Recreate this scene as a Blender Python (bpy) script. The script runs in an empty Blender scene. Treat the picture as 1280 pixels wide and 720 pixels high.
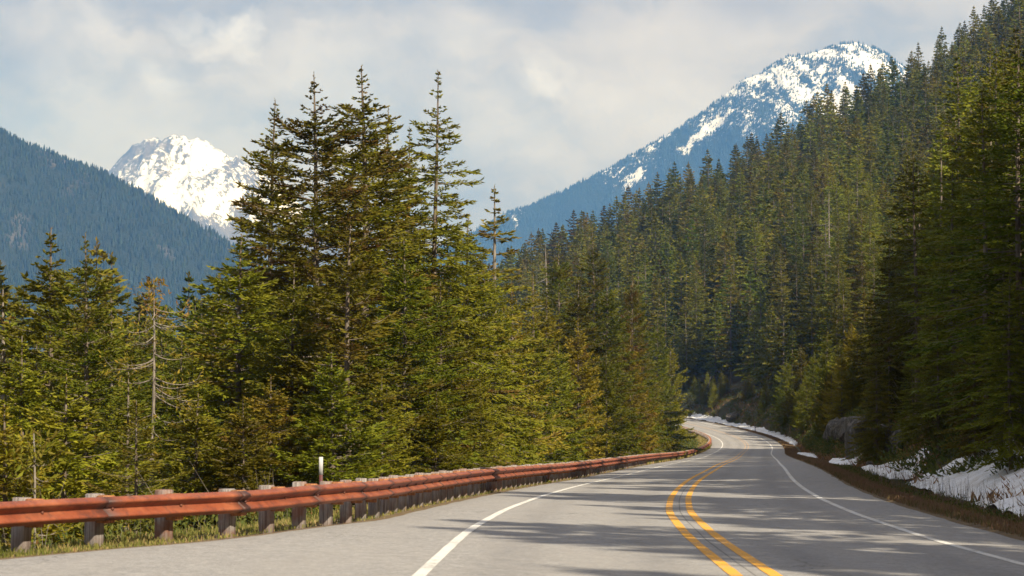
import bpy, math, random, time
import numpy as np
T0 = time.time()
R = math.radians
scene = bpy.context.scene
COL = scene.collection

# ------------------------------------------------------------------ camera
cam_d = bpy.data.cameras.new('camera'); cam = bpy.data.objects.new('camera', cam_d); COL.objects.link(cam)
CAM_Z = 1.75
PITCH = math.atan((518 - 360) / 2700.0)
cam.location = (0, 0, CAM_Z); cam.rotation_euler = (math.pi / 2 + PITCH, 0, 0)
cam_d.sensor_width = 36.0; cam_d.lens = 2700 / 1280 * 36.0
cam_d.clip_start = 0.5; cam_d.clip_end = 60000
cam_d.dof.use_dof = True; cam_d.dof.focus_distance = 110; cam_d.dof.aperture_fstop = 4.0
scene.camera = cam

# ------------------------------------------------------------------ view
scene.view_settings.view_transform = 'Standard'; scene.view_settings.look = 'None'
scene.view_settings.exposure = 0.78; scene.view_settings.gamma = 1.0
scene.cycles.volume_bounces = 0
scene.cycles.max_bounces = 6; scene.cycles.diffuse_bounces = 3; scene.cycles.glossy_bounces = 2
scene.cycles.transmission_bounces = 3

# ------------------------------------------------------------------ sun and sky
SUN_EL, SUN_AZ = 38.0, -53.0          # azimuth measured from +X towards -Y
sd = (math.cos(R(SUN_EL)) * math.cos(R(SUN_AZ)), math.cos(R(SUN_EL)) * math.sin(R(SUN_AZ)), math.sin(R(SUN_EL)))
sl = bpy.data.lights.new('sun', 'SUN'); sl.energy = 5.0; sl.angle = R(0.53); sl.color = (1.0, 0.92, 0.80)
so = bpy.data.objects.new('sun', sl); COL.objects.link(so)
from mathutils import Vector, Matrix
so.rotation_euler = Vector(sd).to_track_quat('Z', 'Y').to_euler(); so.location = (40, -40, 80)

def nd(nt, t, **kw):
    n = nt.nodes.new(t)
    for k, v in kw.items():
        if k.startswith('i_'): n.inputs[k[2:].replace('_', ' ')].default_value = v
        else: setattr(n, k, v)
    return n
def lk(nt, a, b): nt.links.new(a, b)
def math_n(nt, op, a, b=None, c=None, clamp=False):
    n = nt.nodes.new('ShaderNodeMath'); n.operation = op; n.use_clamp = clamp
    for i, v in enumerate((a, b, c)):
        if v is None: continue
        if isinstance(v, (int, float)): n.inputs[i].default_value = v
        else: nt.links.new(v, n.inputs[i])
    return n.outputs[0]
def ramp(nt, fac, stops):
    n = nt.nodes.new('ShaderNodeValToRGB'); e = n.color_ramp.elements
    while len(e) < len(stops): e.new(0.5)
    for i, (p, c) in enumerate(stops):
        e[i].position = p; e[i].color = (c[0], c[1], c[2], 1) if not isinstance(c, (int, float)) else (c, c, c, 1)
    nt.links.new(fac, n.inputs[0]); return n.outputs[0]
def mixc(nt, f, a, b):
    n = nt.nodes.new('ShaderNodeMix'); n.data_type = 'RGBA'
    for sock, v in ((n.inputs[0], f), (n.inputs[6], a), (n.inputs[7], b)):
        if isinstance(v, (int, float)): sock.default_value = v
        elif isinstance(v, tuple): sock.default_value = (v[0], v[1], v[2], 1)
        else: nt.links.new(v, sock)
    return n.outputs[2]
def noise(nt, vec, scale, detail=4, rough=0.55, dist=0.0, out=0):
    n = nt.nodes.new('ShaderNodeTexNoise'); n.inputs['Scale'].default_value = scale
    n.inputs['Detail'].default_value = detail; n.inputs['Roughness'].default_value = rough
    n.inputs['Distortion'].default_value = dist
    if vec is not None: nt.links.new(vec, n.inputs['Vector'])
    return n.outputs[out]
def mapping(nt, vec, scale=(1, 1, 1), loc=(0, 0, 0), rot=(0, 0, 0)):
    n = nt.nodes.new('ShaderNodeMapping'); n.inputs['Scale'].default_value = scale
    n.inputs['Location'].default_value = loc; n.inputs['Rotation'].default_value = rot
    nt.links.new(vec, n.inputs['Vector']); return n.outputs[0]

w = bpy.data.worlds.new('World'); scene.world = w; w.use_nodes = True
nt = w.node_tree; nt.nodes.clear()
sky = nd(nt, 'ShaderNodeTexSky', sky_type='NISHITA', sun_disc=False)
sky.sun_elevation = R(SUN_EL); sky.sun_rotation = math.atan2(sd[0], sd[1]); sky.air_density = 1.0; sky.dust_density = 1.5
tc = nd(nt, 'ShaderNodeTexCoord')
vec = tc.outputs['Generated']
wob = noise(nt, vec, 9.0, 5, 0.6, 0, out=1)
sub = nd(nt, 'ShaderNodeVectorMath', operation='SUBTRACT'); lk(nt, wob, sub.inputs[0]); sub.inputs[1].default_value = (.5, .5, .5)
scl = nd(nt, 'ShaderNodeVectorMath', operation='SCALE'); lk(nt, sub.outputs[0], scl.inputs[0]); scl.inputs[3].default_value = 0.05
add = nd(nt, 'ShaderNodeVectorMath', operation='ADD'); lk(nt, vec, add.inputs[0]); lk(nt, scl.outputs[0], add.inputs[1])
wob2 = noise(nt, vec, 42.0, 6, 0.62, 0, out=1)
s2 = nd(nt, 'ShaderNodeVectorMath', operation='SUBTRACT'); lk(nt, wob2, s2.inputs[0]); s2.inputs[1].default_value = (.5, .5, .5)
m2 = nd(nt, 'ShaderNodeVectorMath', operation='SCALE'); lk(nt, s2.outputs[0], m2.inputs[0]); m2.inputs[3].default_value = 0.018
a2 = nd(nt, 'ShaderNodeVectorMath', operation='ADD'); lk(nt, add.outputs[0], a2.inputs[0]); lk(nt, m2.outputs[0], a2.inputs[1])
dv = a2.outputs[0]
def px_dir(px, py):
    x = (px - 640) / 2700; v = (360 - py) / 2700
    c, s = math.cos(PITCH), math.sin(PITCH)
    d = Vector((x, c - v * s, s + v * c)); d.normalize(); return d
def puff(px, py, rad, sy=1.0):
    """soft round cloud body around one direction of the sky: 1 at its heart, 0 at its rim"""
    d = px_dir(px, py)
    s = nd(nt, 'ShaderNodeVectorMath', operation='SUBTRACT'); lk(nt, dv, s.inputs[0]); s.inputs[1].default_value = d
    m = nd(nt, 'ShaderNodeVectorMath', operation='MULTIPLY'); lk(nt, s.outputs[0], m.inputs[0]); m.inputs[1].default_value = (1, 1, 1 / sy)
    l = nd(nt, 'ShaderNodeVectorMath', operation='LENGTH'); lk(nt, m.outputs[0], l.inputs[0])
    n = nd(nt, 'ShaderNodeMapRange', interpolation_type='SMOOTHSTEP'); n.inputs[1].default_value = rad; n.inputs[2].default_value = rad * .05
    lk(nt, l.outputs[1], n.inputs[0]); return n.outputs[0]
big = noise(nt, mapping(nt, dv, (1, 1, 2.6)), 5.0, 6, 0.55)
fine = noise(nt, mapping(nt, dv, (1, 1, 1.8), (3, 1, 0)), 16.0, 6, 0.6)
cl = math_n(nt, 'ADD', math_n(nt, 'MULTIPLY', big, .7), math_n(nt, 'MULTIPLY', fine, .3))
lum = ramp(nt, cl, [(.38, (.215, .222, .275)), (.46, (.285, .278, .308)), (.52, (.375, .352, .36)), (.64, (.47, .438, .435))])
CL = [(300, 40, .032, .75, .85), (255, 28, .024, .8, .5), (215, 100, .022, .7, .5), (110, 100, .03, .6, .3), (550, 60, .05, .7, .22), (860, 150, .05, .5, .2), (40, 20, .04, .6, .25), (690, 102, .026, .9, .6), (760, 122, .035, .45, .22), (135, 40, .035, .9, .35), (195, 98, .014, .8, .4),
      (80, 70, .045, .8, .18), (420, 75, .045, 1.2, .25), (640, 150, .04, .8, .2)]
fine2 = noise(nt, mapping(nt, dv, (1, 1, 1.5), (5, 2, 3)), 34.0, 8, 0.62)
tot = None
for px, py, rad, sy, a in CL:
    e_ = math_n(nt, 'MULTIPLY', math_n(nt, 'SUBTRACT', fine2, .5), 2.4)
    v = math_n(nt, 'MULTIPLY', math_n(nt, 'MULTIPLY', math_n(nt, 'SUBTRACT', math_n(nt, 'ADD', puff(px, py, rad, sy), math_n(nt, 'MULTIPLY', e_, math_n(nt, 'GREATER_THAN', puff(px, py, rad, sy), .01))), .18), 1.25, clamp=True), a)
    tot = v if tot is None else math_n(nt, 'MAXIMUM', tot, v)
tot = math_n(nt, 'MULTIPLY', tot, math_n(nt, 'ADD', .45, fine), clamp=True)
lum = mixc(nt, tot, lum, (.62, .60, .62))
dark = math_n(nt, 'MULTIPLY', math_n(nt, 'MAXIMUM', puff(960, 0, .05, .45), math_n(nt, 'MULTIPLY', puff(700, 6, .05, .4), .5)), .62)
lum = mixc(nt, dark, lum, (.20, .198, .245))
cov = ramp(nt, noise(nt, mapping(nt, dv, (1, 1, 2.2), (7, 2, 1)), 3.2, 5, 0.5), [(.34, .90), (.55, .99)])
nish = nd(nt, 'ShaderNodeVectorMath', operation='SCALE'); lk(nt, sky.outputs[0], nish.inputs[0]); nish.inputs[3].default_value = 1.0
cld = nd(nt, 'ShaderNodeVectorMath', operation='SCALE'); lk(nt, lum, cld.inputs[0]); cld.inputs[3].default_value = 9.0
mx = mixc(nt, cov, nish.outputs[0], cld.outputs[0])
bg = nd(nt, 'ShaderNodeBackground'); bg.inputs[1].default_value = 0.11; lk(nt, mx, bg.inputs[0])
wo = nd(nt, 'ShaderNodeOutputWorld'); lk(nt, bg.outputs[0], wo.inputs[0])

# ------------------------------------------------------------------ helpers
def tag(o, label=None, cat=None, group=None, kind=None):
    if label: o['label'] = label
    if cat: o['category'] = cat
    if group: o['group'] = group
    if kind: o['kind'] = kind
    return o
def link(o, parent=None):
    COL.objects.link(o)
    if parent is not None: o.parent = parent
    return o
def obj(name, me, parent=None): return link(bpy.data.objects.new(name, me), parent)
def empty(name, loc, rz=0.0):
    o = bpy.data.objects.new(name, None); o.location = loc; o.rotation_euler = (0, 0, rz); o.empty_display_size = .5; return link(o)
NT = [0]
def mesh_np(name, V, F, mat=None, smooth=False, attrs=None, uv=None, fm=None):
    """V (n,3), F (m,k) int array of equal-sided faces or a list of such arrays"""
    Fs = F if isinstance(F, list) else [F]
    Fs = [np.asarray(f, np.int32) for f in Fs if len(f)]
    me = bpy.data.meshes.new(name)
    V = np.asarray(V, np.float32)
    me.vertices.add(len(V)); me.vertices.foreach_set('co', V.ravel())
    NT[0] += sum(len(f) * (f.shape[1] - 2) for f in Fs)
    nl = sum(f.size for f in Fs); nf = sum(len(f) for f in Fs)
    me.loops.add(nl); me.polygons.add(nf)
    me.loops.foreach_set('vertex_index', np.concatenate([f.ravel() for f in Fs]))
    tot = np.concatenate([np.full(len(f), f.shape[1], np.int32) for f in Fs])
    me.polygons.foreach_set('loop_start', np.concatenate([[0], np.cumsum(tot)[:-1]]).astype(np.int32))
    try: me.polygons.foreach_set('loop_total', tot)
    except Exception: pass
    if smooth: me.polygons.foreach_set('use_smooth', np.ones(nf, bool))
    if fm is not None: me.polygons.foreach_set('material_index', np.asarray(fm, np.int32))
    me.update(calc_edges=True)
    for k, a in (attrs or {}).items():
        a = np.asarray(a, np.float32)
        if a.ndim == 2:
            at = me.attributes.new(k, 'FLOAT_COLOR', 'POINT')
            at.data.foreach_set('color', np.concatenate([a, np.ones((len(a), 1), np.float32)], 1).ravel())
        else:
            at = me.attributes.new(k, 'FLOAT', 'POINT'); at.data.foreach_set('value', a)
    if uv is not None:
        l = me.uv_layers.new(name='UVMap'); vi = np.concatenate([f.ravel() for f in Fs])
        l.data.foreach_set('uv', np.asarray(uv, np.float32)[vi].ravel())
    if mat is not None:
        for m in (mat if isinstance(mat, (list, tuple)) else [mat]): me.materials.append(m)
    return me
def grid_faces(n, m, off=0):
    i = np.arange(n - 1)[:, None] * m + np.arange(m - 1)[None]
    i = i.ravel() + off
    return np.stack([i, i + 1, i + m + 1, i + m], 1)
def tube(P, rad, k=6, cap=True):
    """tapered tube along points P (n,3)"""
    P = np.asarray(P, float); n = len(P); rad = np.broadcast_to(rad, (n,))
    T = np.gradient(P, axis=0); T /= np.linalg.norm(T, axis=1)[:, None] + 1e-9
    ref = np.where(np.abs(T[:, 2:3]) > .9, np.array([[1., 0, 0]]), np.array([[0, 0, 1.]]))
    A = np.cross(T, ref); A /= np.linalg.norm(A, axis=1)[:, None]; B = np.cross(T, A)
    a = np.arange(k) / k * 2 * math.pi
    V = P[:, None] + rad[:, None, None] * (np.cos(a)[None, :, None] * A[:, None] + np.sin(a)[None, :, None] * B[:, None])
    V = V.reshape(-1, 3); F = []
    j = np.arange(k); i = np.arange(n - 1)[:, None] * k
    F = np.stack([i + j, i + (j + 1) % k, i + k + (j + 1) % k, i + k + j], -1).reshape(-1, 4)
    return V, F
class Acc:
    def __init__(s): s.V = []; s.F = []; s.n = 0
    def add(s, V, F): s.V.append(V); s.F.append(np.asarray(F) + s.n); s.n += len(V)
    def get(s): return np.concatenate(s.V), np.concatenate(s.F)
def vnoise(x, y, seed=0):
    """smooth value noise in [-1,1]"""
    x = np.asarray(x, float); y = np.asarray(y, float)
    xi = np.floor(x).astype(np.int64); yi = np.floor(y).astype(np.int64); fx = x - xi; fy = y - yi
    fx = fx * fx * (3 - 2 * fx); fy = fy * fy * (3 - 2 * fy)
    def h(a, b):
        n = (a * 374761393 + b * 668265263 + seed * 1442695041) & 0xffffffff
        n = ((n ^ (n >> 13)) * 1274126177) & 0xffffffff
        return ((n ^ (n >> 16)) & 0xffff) / 32767.5 - 1
    return (h(xi, yi) * (1 - fx) + h(xi + 1, yi) * fx) * (1 - fy) + (h(xi, yi + 1) * (1 - fx) + h(xi + 1, yi + 1) * fx) * fy
def fbm(x, y, o=5, seed=0, gain=.5, ridge=False):
    a = 1; t = 0; s = 0
    for i in range(o):
        n = vnoise(x * 2 ** i + i * 17.3, y * 2 ** i - i * 9.1, seed + i)
        if ridge: n = 1 - 2 * np.abs(n)
        t = t + a * n; s += a; a *= gain
    return t / s
def sstep(a, b, x):
    t = np.clip((x - a) / (b - a), 0, 1); return t * t * (3 - 2 * t)

# ------------------------------------------------------------------ road line (s, x, y, z, cross slope)
RD = np.array([[11.0, 2.443, 11.0, 0.129, 0.018], [22.2, 2.616, 22.199, 0.012, 0.017], [33.4, 2.907, 33.395, -0.117, 0.02], [44.6, 3.433, 44.582, -0.253, 0.009], [55.8, 4.303, 55.748, -0.39, 0.004], [67.0, 5.346, 66.899, -0.524, -0.004], [78.2, 6.493, 78.04, -0.655, -0.016], [89.4, 7.749, 89.17, -0.785, -0.026], [100.6, 9.053, 100.293, -0.918, -0.028], [111.8, 10.339, 111.419, -1.055, -0.028], [123.0, 11.6, 122.548, -1.198, -0.028], [134.2, 12.874, 133.675, -1.347, -0.026], [145.4, 14.188, 144.798, -1.503, -0.024], [156.6, 15.517, 155.919, -1.665, -0.021], [167.8, 16.816, 167.043, -1.832, -0.02], [179.0, 18.1, 178.169, -1.999, -0.02], [190.2, 19.378, 189.296, -2.165, -0.019], [201.4, 20.659, 200.423, -2.326, -0.019], [212.6, 21.944, 211.549, -2.48, -0.018], [223.8, 23.225, 222.675, -2.624, -0.017], [235.0, 24.492, 233.803, -2.755, -0.015], [246.2, 25.753, 244.932, -2.869, -0.012], [257.4, 27.026, 256.06, -2.963, -0.011], [268.6, 28.351, 267.181, -3.033, -0.01], [279.8, 29.723, 278.297, -3.076, -0.01], [291.0, 31.125, 289.409, -3.088, -0.008], [302.2, 32.494, 300.524, -3.064, -0.004], [313.4, 33.801, 311.648, -3.002, -0.0], [324.6, 35.01, 322.782, -2.896, 0.003], [335.8, 36.082, 333.931, -2.745, 0.006], [347.0, 36.973, 345.095, -2.546, 0.006], [358.2, 37.572, 356.279, -2.297, 0.003], [369.4, 37.812, 367.476, -1.995, -0.002], [380.6, 37.626, 378.673, -1.641, -0.005], [391.8, 37.008, 389.856, -1.232, -0.009], [403.0, 35.949, 401.005, -0.769, -0.011], [414.2, 34.439, 412.102, -0.252, -0.013], [425.4, 32.755, 423.174, 0.286, -0.013], [428.6, 32.274, 426.338, 0.439, -0.013]])
def build_road():
    rows = [list(r) for r in RD]
    s, x, y, z, e = rows[-1]; th = -.197; g = .06
    while s < 1150:
        ds = 12; th = max(th - .012, -.27); g = max(g - .006, 0.004)
        x += math.sin(th) * ds; y += math.cos(th) * ds; z += g * ds; s += ds; rows.append([s, x, y, z, -.01])
    s, x, y, z, e = rows[0]; th = .045
    while s > -90:
        ds = 10; th += .012; x -= math.sin(th) * ds; y -= math.cos(th) * ds; z += .004 * ds; s -= ds; rows.insert(0, [s, x, y, z, .02])
    A = np.array(rows); ss = np.arange(A[0, 0], A[-1, 0], 1.0)
    out = [ss]
    for k in range(1, 5):
        v = np.interp(ss, A[:, 0], A[:, k])
        ker = np.hanning(13); ker /= ker.sum()
        vp = np.concatenate([2 * v[0] - v[6:0:-1], v, 2 * v[-1] - v[-2:-8:-1]])
        out.append(np.convolve(vp, ker, 'valid'))
    return out
RS, RX, RY, RZ, RE = build_road()
_dx, _dy = np.gradient(RX), np.gradient(RY); RT = np.arctan2(_dx, _dy)
def road_at(s, o, dz=0.0):
    """world position from distance along the road and signed offset to its right"""
    s = np.asarray(s, float); o = np.asarray(o, float)
    x, y, z, t, e = [np.interp(s, RS, q) for q in (RX, RY, RZ, RT, RE)]
    return np.stack([x + o * np.cos(t), y - o * np.sin(t), z - np.clip(o, -6, 6) * e + dz], -1)
def heading(s): return float(np.interp(s, RS, RT))
def road_coords(X, Y):
    X = np.asarray(X, float).ravel(); Y = np.asarray(Y, float).ravel(); S = np.empty(len(X)); O = np.empty(len(X))
    P = np.stack([RX[::4], RY[::4]], 1)
    for a in range(0, len(X), 20000):
        q = np.stack([X[a:a + 20000], Y[a:a + 20000]], 1)
        d2 = (q ** 2).sum(1)[:, None] - 2 * q @ P.T + (P ** 2).sum(1)[None]
        i = np.argmin(d2, 1) * 4; i = np.clip(i, 1, len(RX) - 2)
        t = RT[i]; dx = q[:, 0] - RX[i]; dy = q[:, 1] - RY[i]
        al = dx * np.sin(t) + dy * np.cos(t); al = np.clip(al, -3, 3)
        S[a:a + 20000] = RS[i] + al
        sgn = np.sign(dx * np.cos(t) - dy * np.sin(t))
        O[a:a + 20000] = sgn * np.sqrt(np.maximum(dx * dx + dy * dy - al * al, 0))
    return S, O
EDGE_L = lambda s: np.interp(s, [20, 25, 27.4, 29.2, 31.6, 35.6, 38.2, 60, 160], [10.4, 8.7, 7.8, 7.0, 6.5, 5.85, 5.5, 5.25, 5.3])
RAIL_O = lambda s: np.interp(s, [20, 27.4, 29.4, 31.0, 33.0, 36, 40, 60, 100, 250, 420], [-11.4, -8.75, -7.75, -6.95, -6.45, -5.95, -5.75, -5.6, -5.5, -5.6, -5.7])
EDGE_R = 5.25
def terr_so(s, o, X, Y):
    zr = np.interp(s, RS, RZ); e = np.interp(s, RS, RE)
    z = zr - np.clip(o, -6, 6) * e
    # right: verge, ditch, bank, hillside
    u = o - EDGE_R
    hb = np.interp(s, [-90, 30, 60, 80, 100, 150, 190, 260, 420, 600], [2.5, 1.6, 1.9, 3.0, 4.2, 4.6, 3.6, 3.2, 3.5, 3.0])
    wb = .8 * hb + 1.6 - np.interp(s, [30, 70, 100], [-2.2, -1.6, .6]) * 1.0
    n1 = fbm(X / 7, Y / 7, 3, 5); n2 = fbm(X / 60, Y / 60, 3, 9)
    up = -.14 * sstep(.2, 1.6, u) + hb * sstep(2.3, 2.3 + wb, u + n1 * .4 * sstep(1.8, 3, u))
    k = np.maximum(u - 2.3 - wb * .8, 0)
    hill = np.interp(k, [0, 70, 130, 330, 600], [0, 33.5, 58, 180, 225])
    hill = hill + n2 * np.minimum(k * .08, 9) + n1 * np.minimum(k * .1, .7)
    hill = hill - np.maximum(Y - 850, 0) * .5
    right = z + up + hill
    # left: grass berm, then the bank down to the valley floor
    v = -o - EDGE_L(s)
    dn = -.04 * sstep(0, .3, v) - .52 * np.maximum(v - 1.3, 0)
    floor = -5.2 - .09 * np.maximum(v - 11, 0); floor = np.maximum(floor, -15)
    dn = np.maximum(dn, floor + .6 * n1 + 1.2 * n2 * sstep(10, 40, v))
    left = np.maximum(z, np.minimum(z, -9)) + dn
    left = np.maximum(left, -17 + 1.5 * n2)
    out = np.where(o >= 0, np.where(u > 0, right, z), np.where(v > 0, left, z))
    return np.maximum(out, -22)
def terr(X, Y):
    X = np.asarray(X, float); Y = np.asarray(Y, float); sh = X.shape
    s, o = road_coords(X, Y)
    return terr_so(s, o, X.ravel(), Y.ravel()).reshape(sh)
def tz(x, y): return float(terr(np.array([x]), np.array([y]))[0])

# ------------------------------------------------------------------ materials
def new_mat(name):
    m = bpy.data.materials.new(name); m.use_nodes = True; nt = m.node_tree; nt.nodes.clear()
    out = nd(nt, 'ShaderNodeOutputMaterial'); b = nd(nt, 'ShaderNodeBsdfPrincipled'); lk(nt, b.outputs[0], out.inputs[0])
    b.inputs['Roughness'].default_value = .85
    b.inputs['Specular IOR Level'].default_value = .25
    return m, nt, b, out
def bump(nt, b, h, strength=.3, dist=.02):
    n = nd(nt, 'ShaderNodeBump'); n.inputs['Strength'].default_value = strength; n.inputs['Distance'].default_value = dist
    lk(nt, h, n.inputs['Height']); lk(nt, n.outputs[0], b.inputs['Normal'])

def asphalt_nodes(nt, b):
    g = nd(nt, 'ShaderNodeNewGeometry'); P = g.outputs['Position']
    uvn = nd(nt, 'ShaderNodeUVMap'); sx = nd(nt, 'ShaderNodeSeparateXYZ'); lk(nt, uvn.outputs[0], sx.inputs[0])
    o = sx.outputs[0]
    grain = noise(nt, P, 38, 5, .85); mid = noise(nt, P, 3.0, 5, .6)
    stre = noise(nt, mapping(nt, uvn.outputs[0], (2.2, .06, 1)), 1.0, 5, .6)
    c = ramp(nt, mid, [(.3, (.235, .230, .226)), (.7, (.30, .293, .288))])
    gr = ramp(nt, grain, [(.36, .55), (.5, 1.0), (.64, 1.5)])
    mul = nd(nt, 'ShaderNodeMix', data_type='RGBA', blend_type='MULTIPLY'); mul.inputs[0].default_value = .75
    g2 = ramp(nt, noise(nt, P, 12, 4, .7), [(.34, .78), (.66, 1.2)]); m2 = nd(nt, 'ShaderNodeMix', data_type='RGBA', blend_type='MULTIPLY'); m2.inputs[0].default_value = 1; lk(nt, c, m2.inputs[6]); lk(nt, g2, m2.inputs[7])
    lk(nt, m2.outputs[2], mul.inputs[6]); lk(nt, gr, mul.inputs[7])
    # darker polished wheel tracks, dark sealed joint at centre
    def trk(x0):
        d = math_n(nt, 'ABSOLUTE', math_n(nt, 'SUBTRACT', o, x0))
        n = nd(nt, 'ShaderNodeMapRange', interpolation_type='SMOOTHSTEP'); n.inputs[1].default_value = .65; n.inputs[2].default_value = 0; lk(nt, d, n.inputs[0]); return n.outputs[0]
    t = trk(-2.75)
    for x0 in (-.95, .95, 2.75): t = math_n(nt, 'MAXIMUM', t, trk(x0))
    t = math_n(nt, 'MULTIPLY', t, math_n(nt, 'MULTIPLY', stre, .6))
    c2 = mixc(nt, t, mul.outputs[2], (.135, .134, .138))
    pat = ramp(nt, noise(nt, mapping(nt, uvn.outputs[0], (1, .15, 1)), .9, 4, .65, .4), [(.42, 0), (.62, .35)])
    c2 = mixc(nt, pat, c2, (.29, .276, .262))
    cj = math_n(nt, 'ABSOLUTE', math_n(nt, 'ADD', o, math_n(nt, 'MULTIPLY', math_n(nt, 'SUBTRACT', stre, .5), .12)))
    j = math_n(nt, 'LESS_THAN', cj, .012)
    c2 = mixc(nt, math_n(nt, 'MULTIPLY', j, .6), c2, (.05, .05, .05))
    vo = nd(nt, 'ShaderNodeTexVoronoi', feature='DISTANCE_TO_EDGE'); vo.inputs['Scale'].default_value = .28
    wv = nd(nt, 'ShaderNodeVectorMath', operation='ADD'); lk(nt, P, wv.inputs[0]); lk(nt, noise(nt, P, .9, 5, .7, 0, out=1), wv.inputs[1]); lk(nt, wv.outputs[0], vo.inputs['Vector'])
    ck = math_n(nt, 'MULTIPLY', math_n(nt, 'LESS_THAN', vo.outputs['Distance'], .0035), ramp(nt, noise(nt, P, .11, 3, .6), [(.50, 0), (.58, .75)]))
    c2 = mixc(nt, ck, c2, (.07, .07, .07))
    bump(nt, b, grain, .5, .01); b.inputs['Roughness'].default_value = .8; b.inputs['Specular IOR Level'].default_value = .3
    return c2, stre
M_ROAD, nt, b, _ = new_mat('old_asphalt'); c, _s = asphalt_nodes(nt, b); lk(nt, c, b.inputs['Base Color'])
def paint(name, col, wear, fade=(500, 600, 1)):
    m, nt, b, _ = new_mat(name); c, st = asphalt_nodes(nt, b)
    g = nd(nt, 'ShaderNodeNewGeometry')
    n = noise(nt, g.outputs['Position'], 14, 5, .75); n2 = noise(nt, g.outputs['Position'], .8, 3, .6)
    f = math_n(nt, 'ADD', math_n(nt, 'MULTIPLY', n, .7), math_n(nt, 'MULTIPLY', n2, .3))
    f = ramp(nt, f, [(wear - .05, 0.05), (wear + .06, .95)])
    uvn = nd(nt, 'ShaderNodeUVMap'); sx = nd(nt, 'ShaderNodeSeparateXYZ'); lk(nt, uvn.outputs[0], sx.inputs[0])
    far = nd(nt, 'ShaderNodeMapRange'); far.inputs[1].default_value = fade[0]; far.inputs[2].default_value = fade[1]; far.inputs[3].default_value = 1; far.inputs[4].default_value = fade[2]; lk(nt, sx.outputs[1], far.inputs[0])
    f = math_n(nt, 'MULTIPLY', f, far.outputs[0])
    lk(nt, mixc(nt, f, c, col), b.inputs['Base Color']); return m
M_WHITE = paint('worn_white_paint', (.66, .65, .62), .43)
M_YELLOW = paint('worn_yellow_paint', (.74, .36, .03), .43, (110, 300, .3))

M_GROUND, nt, b, _ = new_mat('forest_floor')
g = nd(nt, 'ShaderNodeNewGeometry'); P = g.outputs['Position']
n1 = noise(nt, P, .8, 6, .65); n2 = noise(nt, P, .07, 4, .6); n3 = noise(nt, P, 9, 4, .7)
c = ramp(nt, n1, [(.32, (.030, .022, .012)), (.47, (.075, .050, .026)), (.58, (.060, .062, .022)), (.72, (.12, .085, .042))])
c = mixc(nt, ramp(nt, n2, [(.4, 0), (.6, .7)]), c, (.030, .036, .014))
c = mixc(nt, ramp(nt, n3, [(.55, 0), (.75, .5)]), c, (.14, .11, .065))
lk(nt, c, b.inputs['Base Color']); bump(nt, b, n3, .8, .08)

M_VERGE, nt, b, _ = new_mat('verge_soil')
g = nd(nt, 'ShaderNodeNewGeometry'); P = g.outputs['Position']
n1 = noise(nt, P, 2.4, 6, .7); n3 = noise(nt, P, 30, 3, .7)
c = ramp(nt, n1, [(.3, (.075, .05, .03)), (.5, (.16, .11, .06)), (.7, (.10, .09, .035))])
c = mixc(nt, ramp(nt, n3, [(.5, 0), (.7, .5)]), c, (.22, .19, .15))
lk(nt, c, b.inputs['Base Color']); bump(nt, b, n3, .8, .03)

def needle_mat(name, c0, c1, brown, trans=.36):
    m, nt, b, out = new_mat(name)
    oi = nd(nt, 'ShaderNodeObjectInfo'); at = nd(nt, 'ShaderNodeAttribute', attribute_name='tint')
    sp = nd(nt, 'ShaderNodeSeparateColor'); lk(nt, at.outputs['Color'], sp.inputs[0])
    f = math_n(nt, 'ADD', math_n(nt, 'MULTIPLY', sp.outputs[0], .65), math_n(nt, 'MULTIPLY', oi.outputs['Random'], .35))
    c = mixc(nt, f, c0, c1)
    c = mixc(nt, sp.outputs[1], c, brown)
    hs = nd(nt, 'ShaderNodeHueSaturation'); lk(nt, c, hs.inputs['Color'])
    r2 = math_n(nt, 'FRACT', math_n(nt, 'MULTIPLY', oi.outputs['Random'], 7.31))
    lk(nt, math_n(nt, 'ADD', .466, math_n(nt, 'MULTIPLY', r2, .06)), hs.inputs['Hue'])
    r3 = math_n(nt, 'FRACT', math_n(nt, 'MULTIPLY', oi.outputs['Random'], 13.7))
    lk(nt, math_n(nt, 'ADD', .58, math_n(nt, 'MULTIPLY', r3, .84)), hs.inputs['Value'])
    c = hs.outputs[0]
    lk(nt, c, b.inputs['Base Color']); b.inputs['Roughness'].default_value = .62
    b.inputs['Specular IOR Level'].default_value = .12
    tr = nd(nt, 'ShaderNodeBsdfTranslucent'); lk(nt, c, tr.inputs[0])
    mx = nd(nt, 'ShaderNodeMixShader'); mx.inputs[0].default_value = trans
    lk(nt, b.outputs[0], mx.inputs[1]); lk(nt, tr.outputs[0], mx.inputs[2]); lk(nt, mx.outputs[0], out.inputs[0])
    return m
M_NEEDLE = needle_mat('conifer_needles', (.064, .096, .007), (.262, .245, .019), (.17, .10, .030))
M_NEEDLE_YOUNG = needle_mat('young_conifer_needles', (.100, .130, .008), (.300, .270, .022), (.21, .14, .035), .32)
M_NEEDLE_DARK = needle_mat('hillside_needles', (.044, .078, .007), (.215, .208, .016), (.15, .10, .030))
M_NEEDLE_FAR = needle_mat('far_needles', (.014, .028, .012), (.034, .044, .018), (.10, .07, .04), .1)
def bark(name, a, bb):
    m, nt, b, _ = new_mat(name)
    tc = nd(nt, 'ShaderNodeTexCoord'); P = tc.outputs['Object']
    n = noise(nt, mapping(nt, P, (9, 9, 2.2)), 1.5, 5, .65)
    n2 = noise(nt, P, .9, 3, .5)
    c = ramp(nt, n, [(.34, a), (.62, bb)])
    c = mixc(nt, ramp(nt, n2, [(.5, 0), (.66, .5)]), c, (.26, .25, .23))
    lk(nt, c, b.inputs['Base Color']); bump(nt, b, n, .8, .02); b.inputs['Roughness'].default_value = .92
    return m
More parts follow.
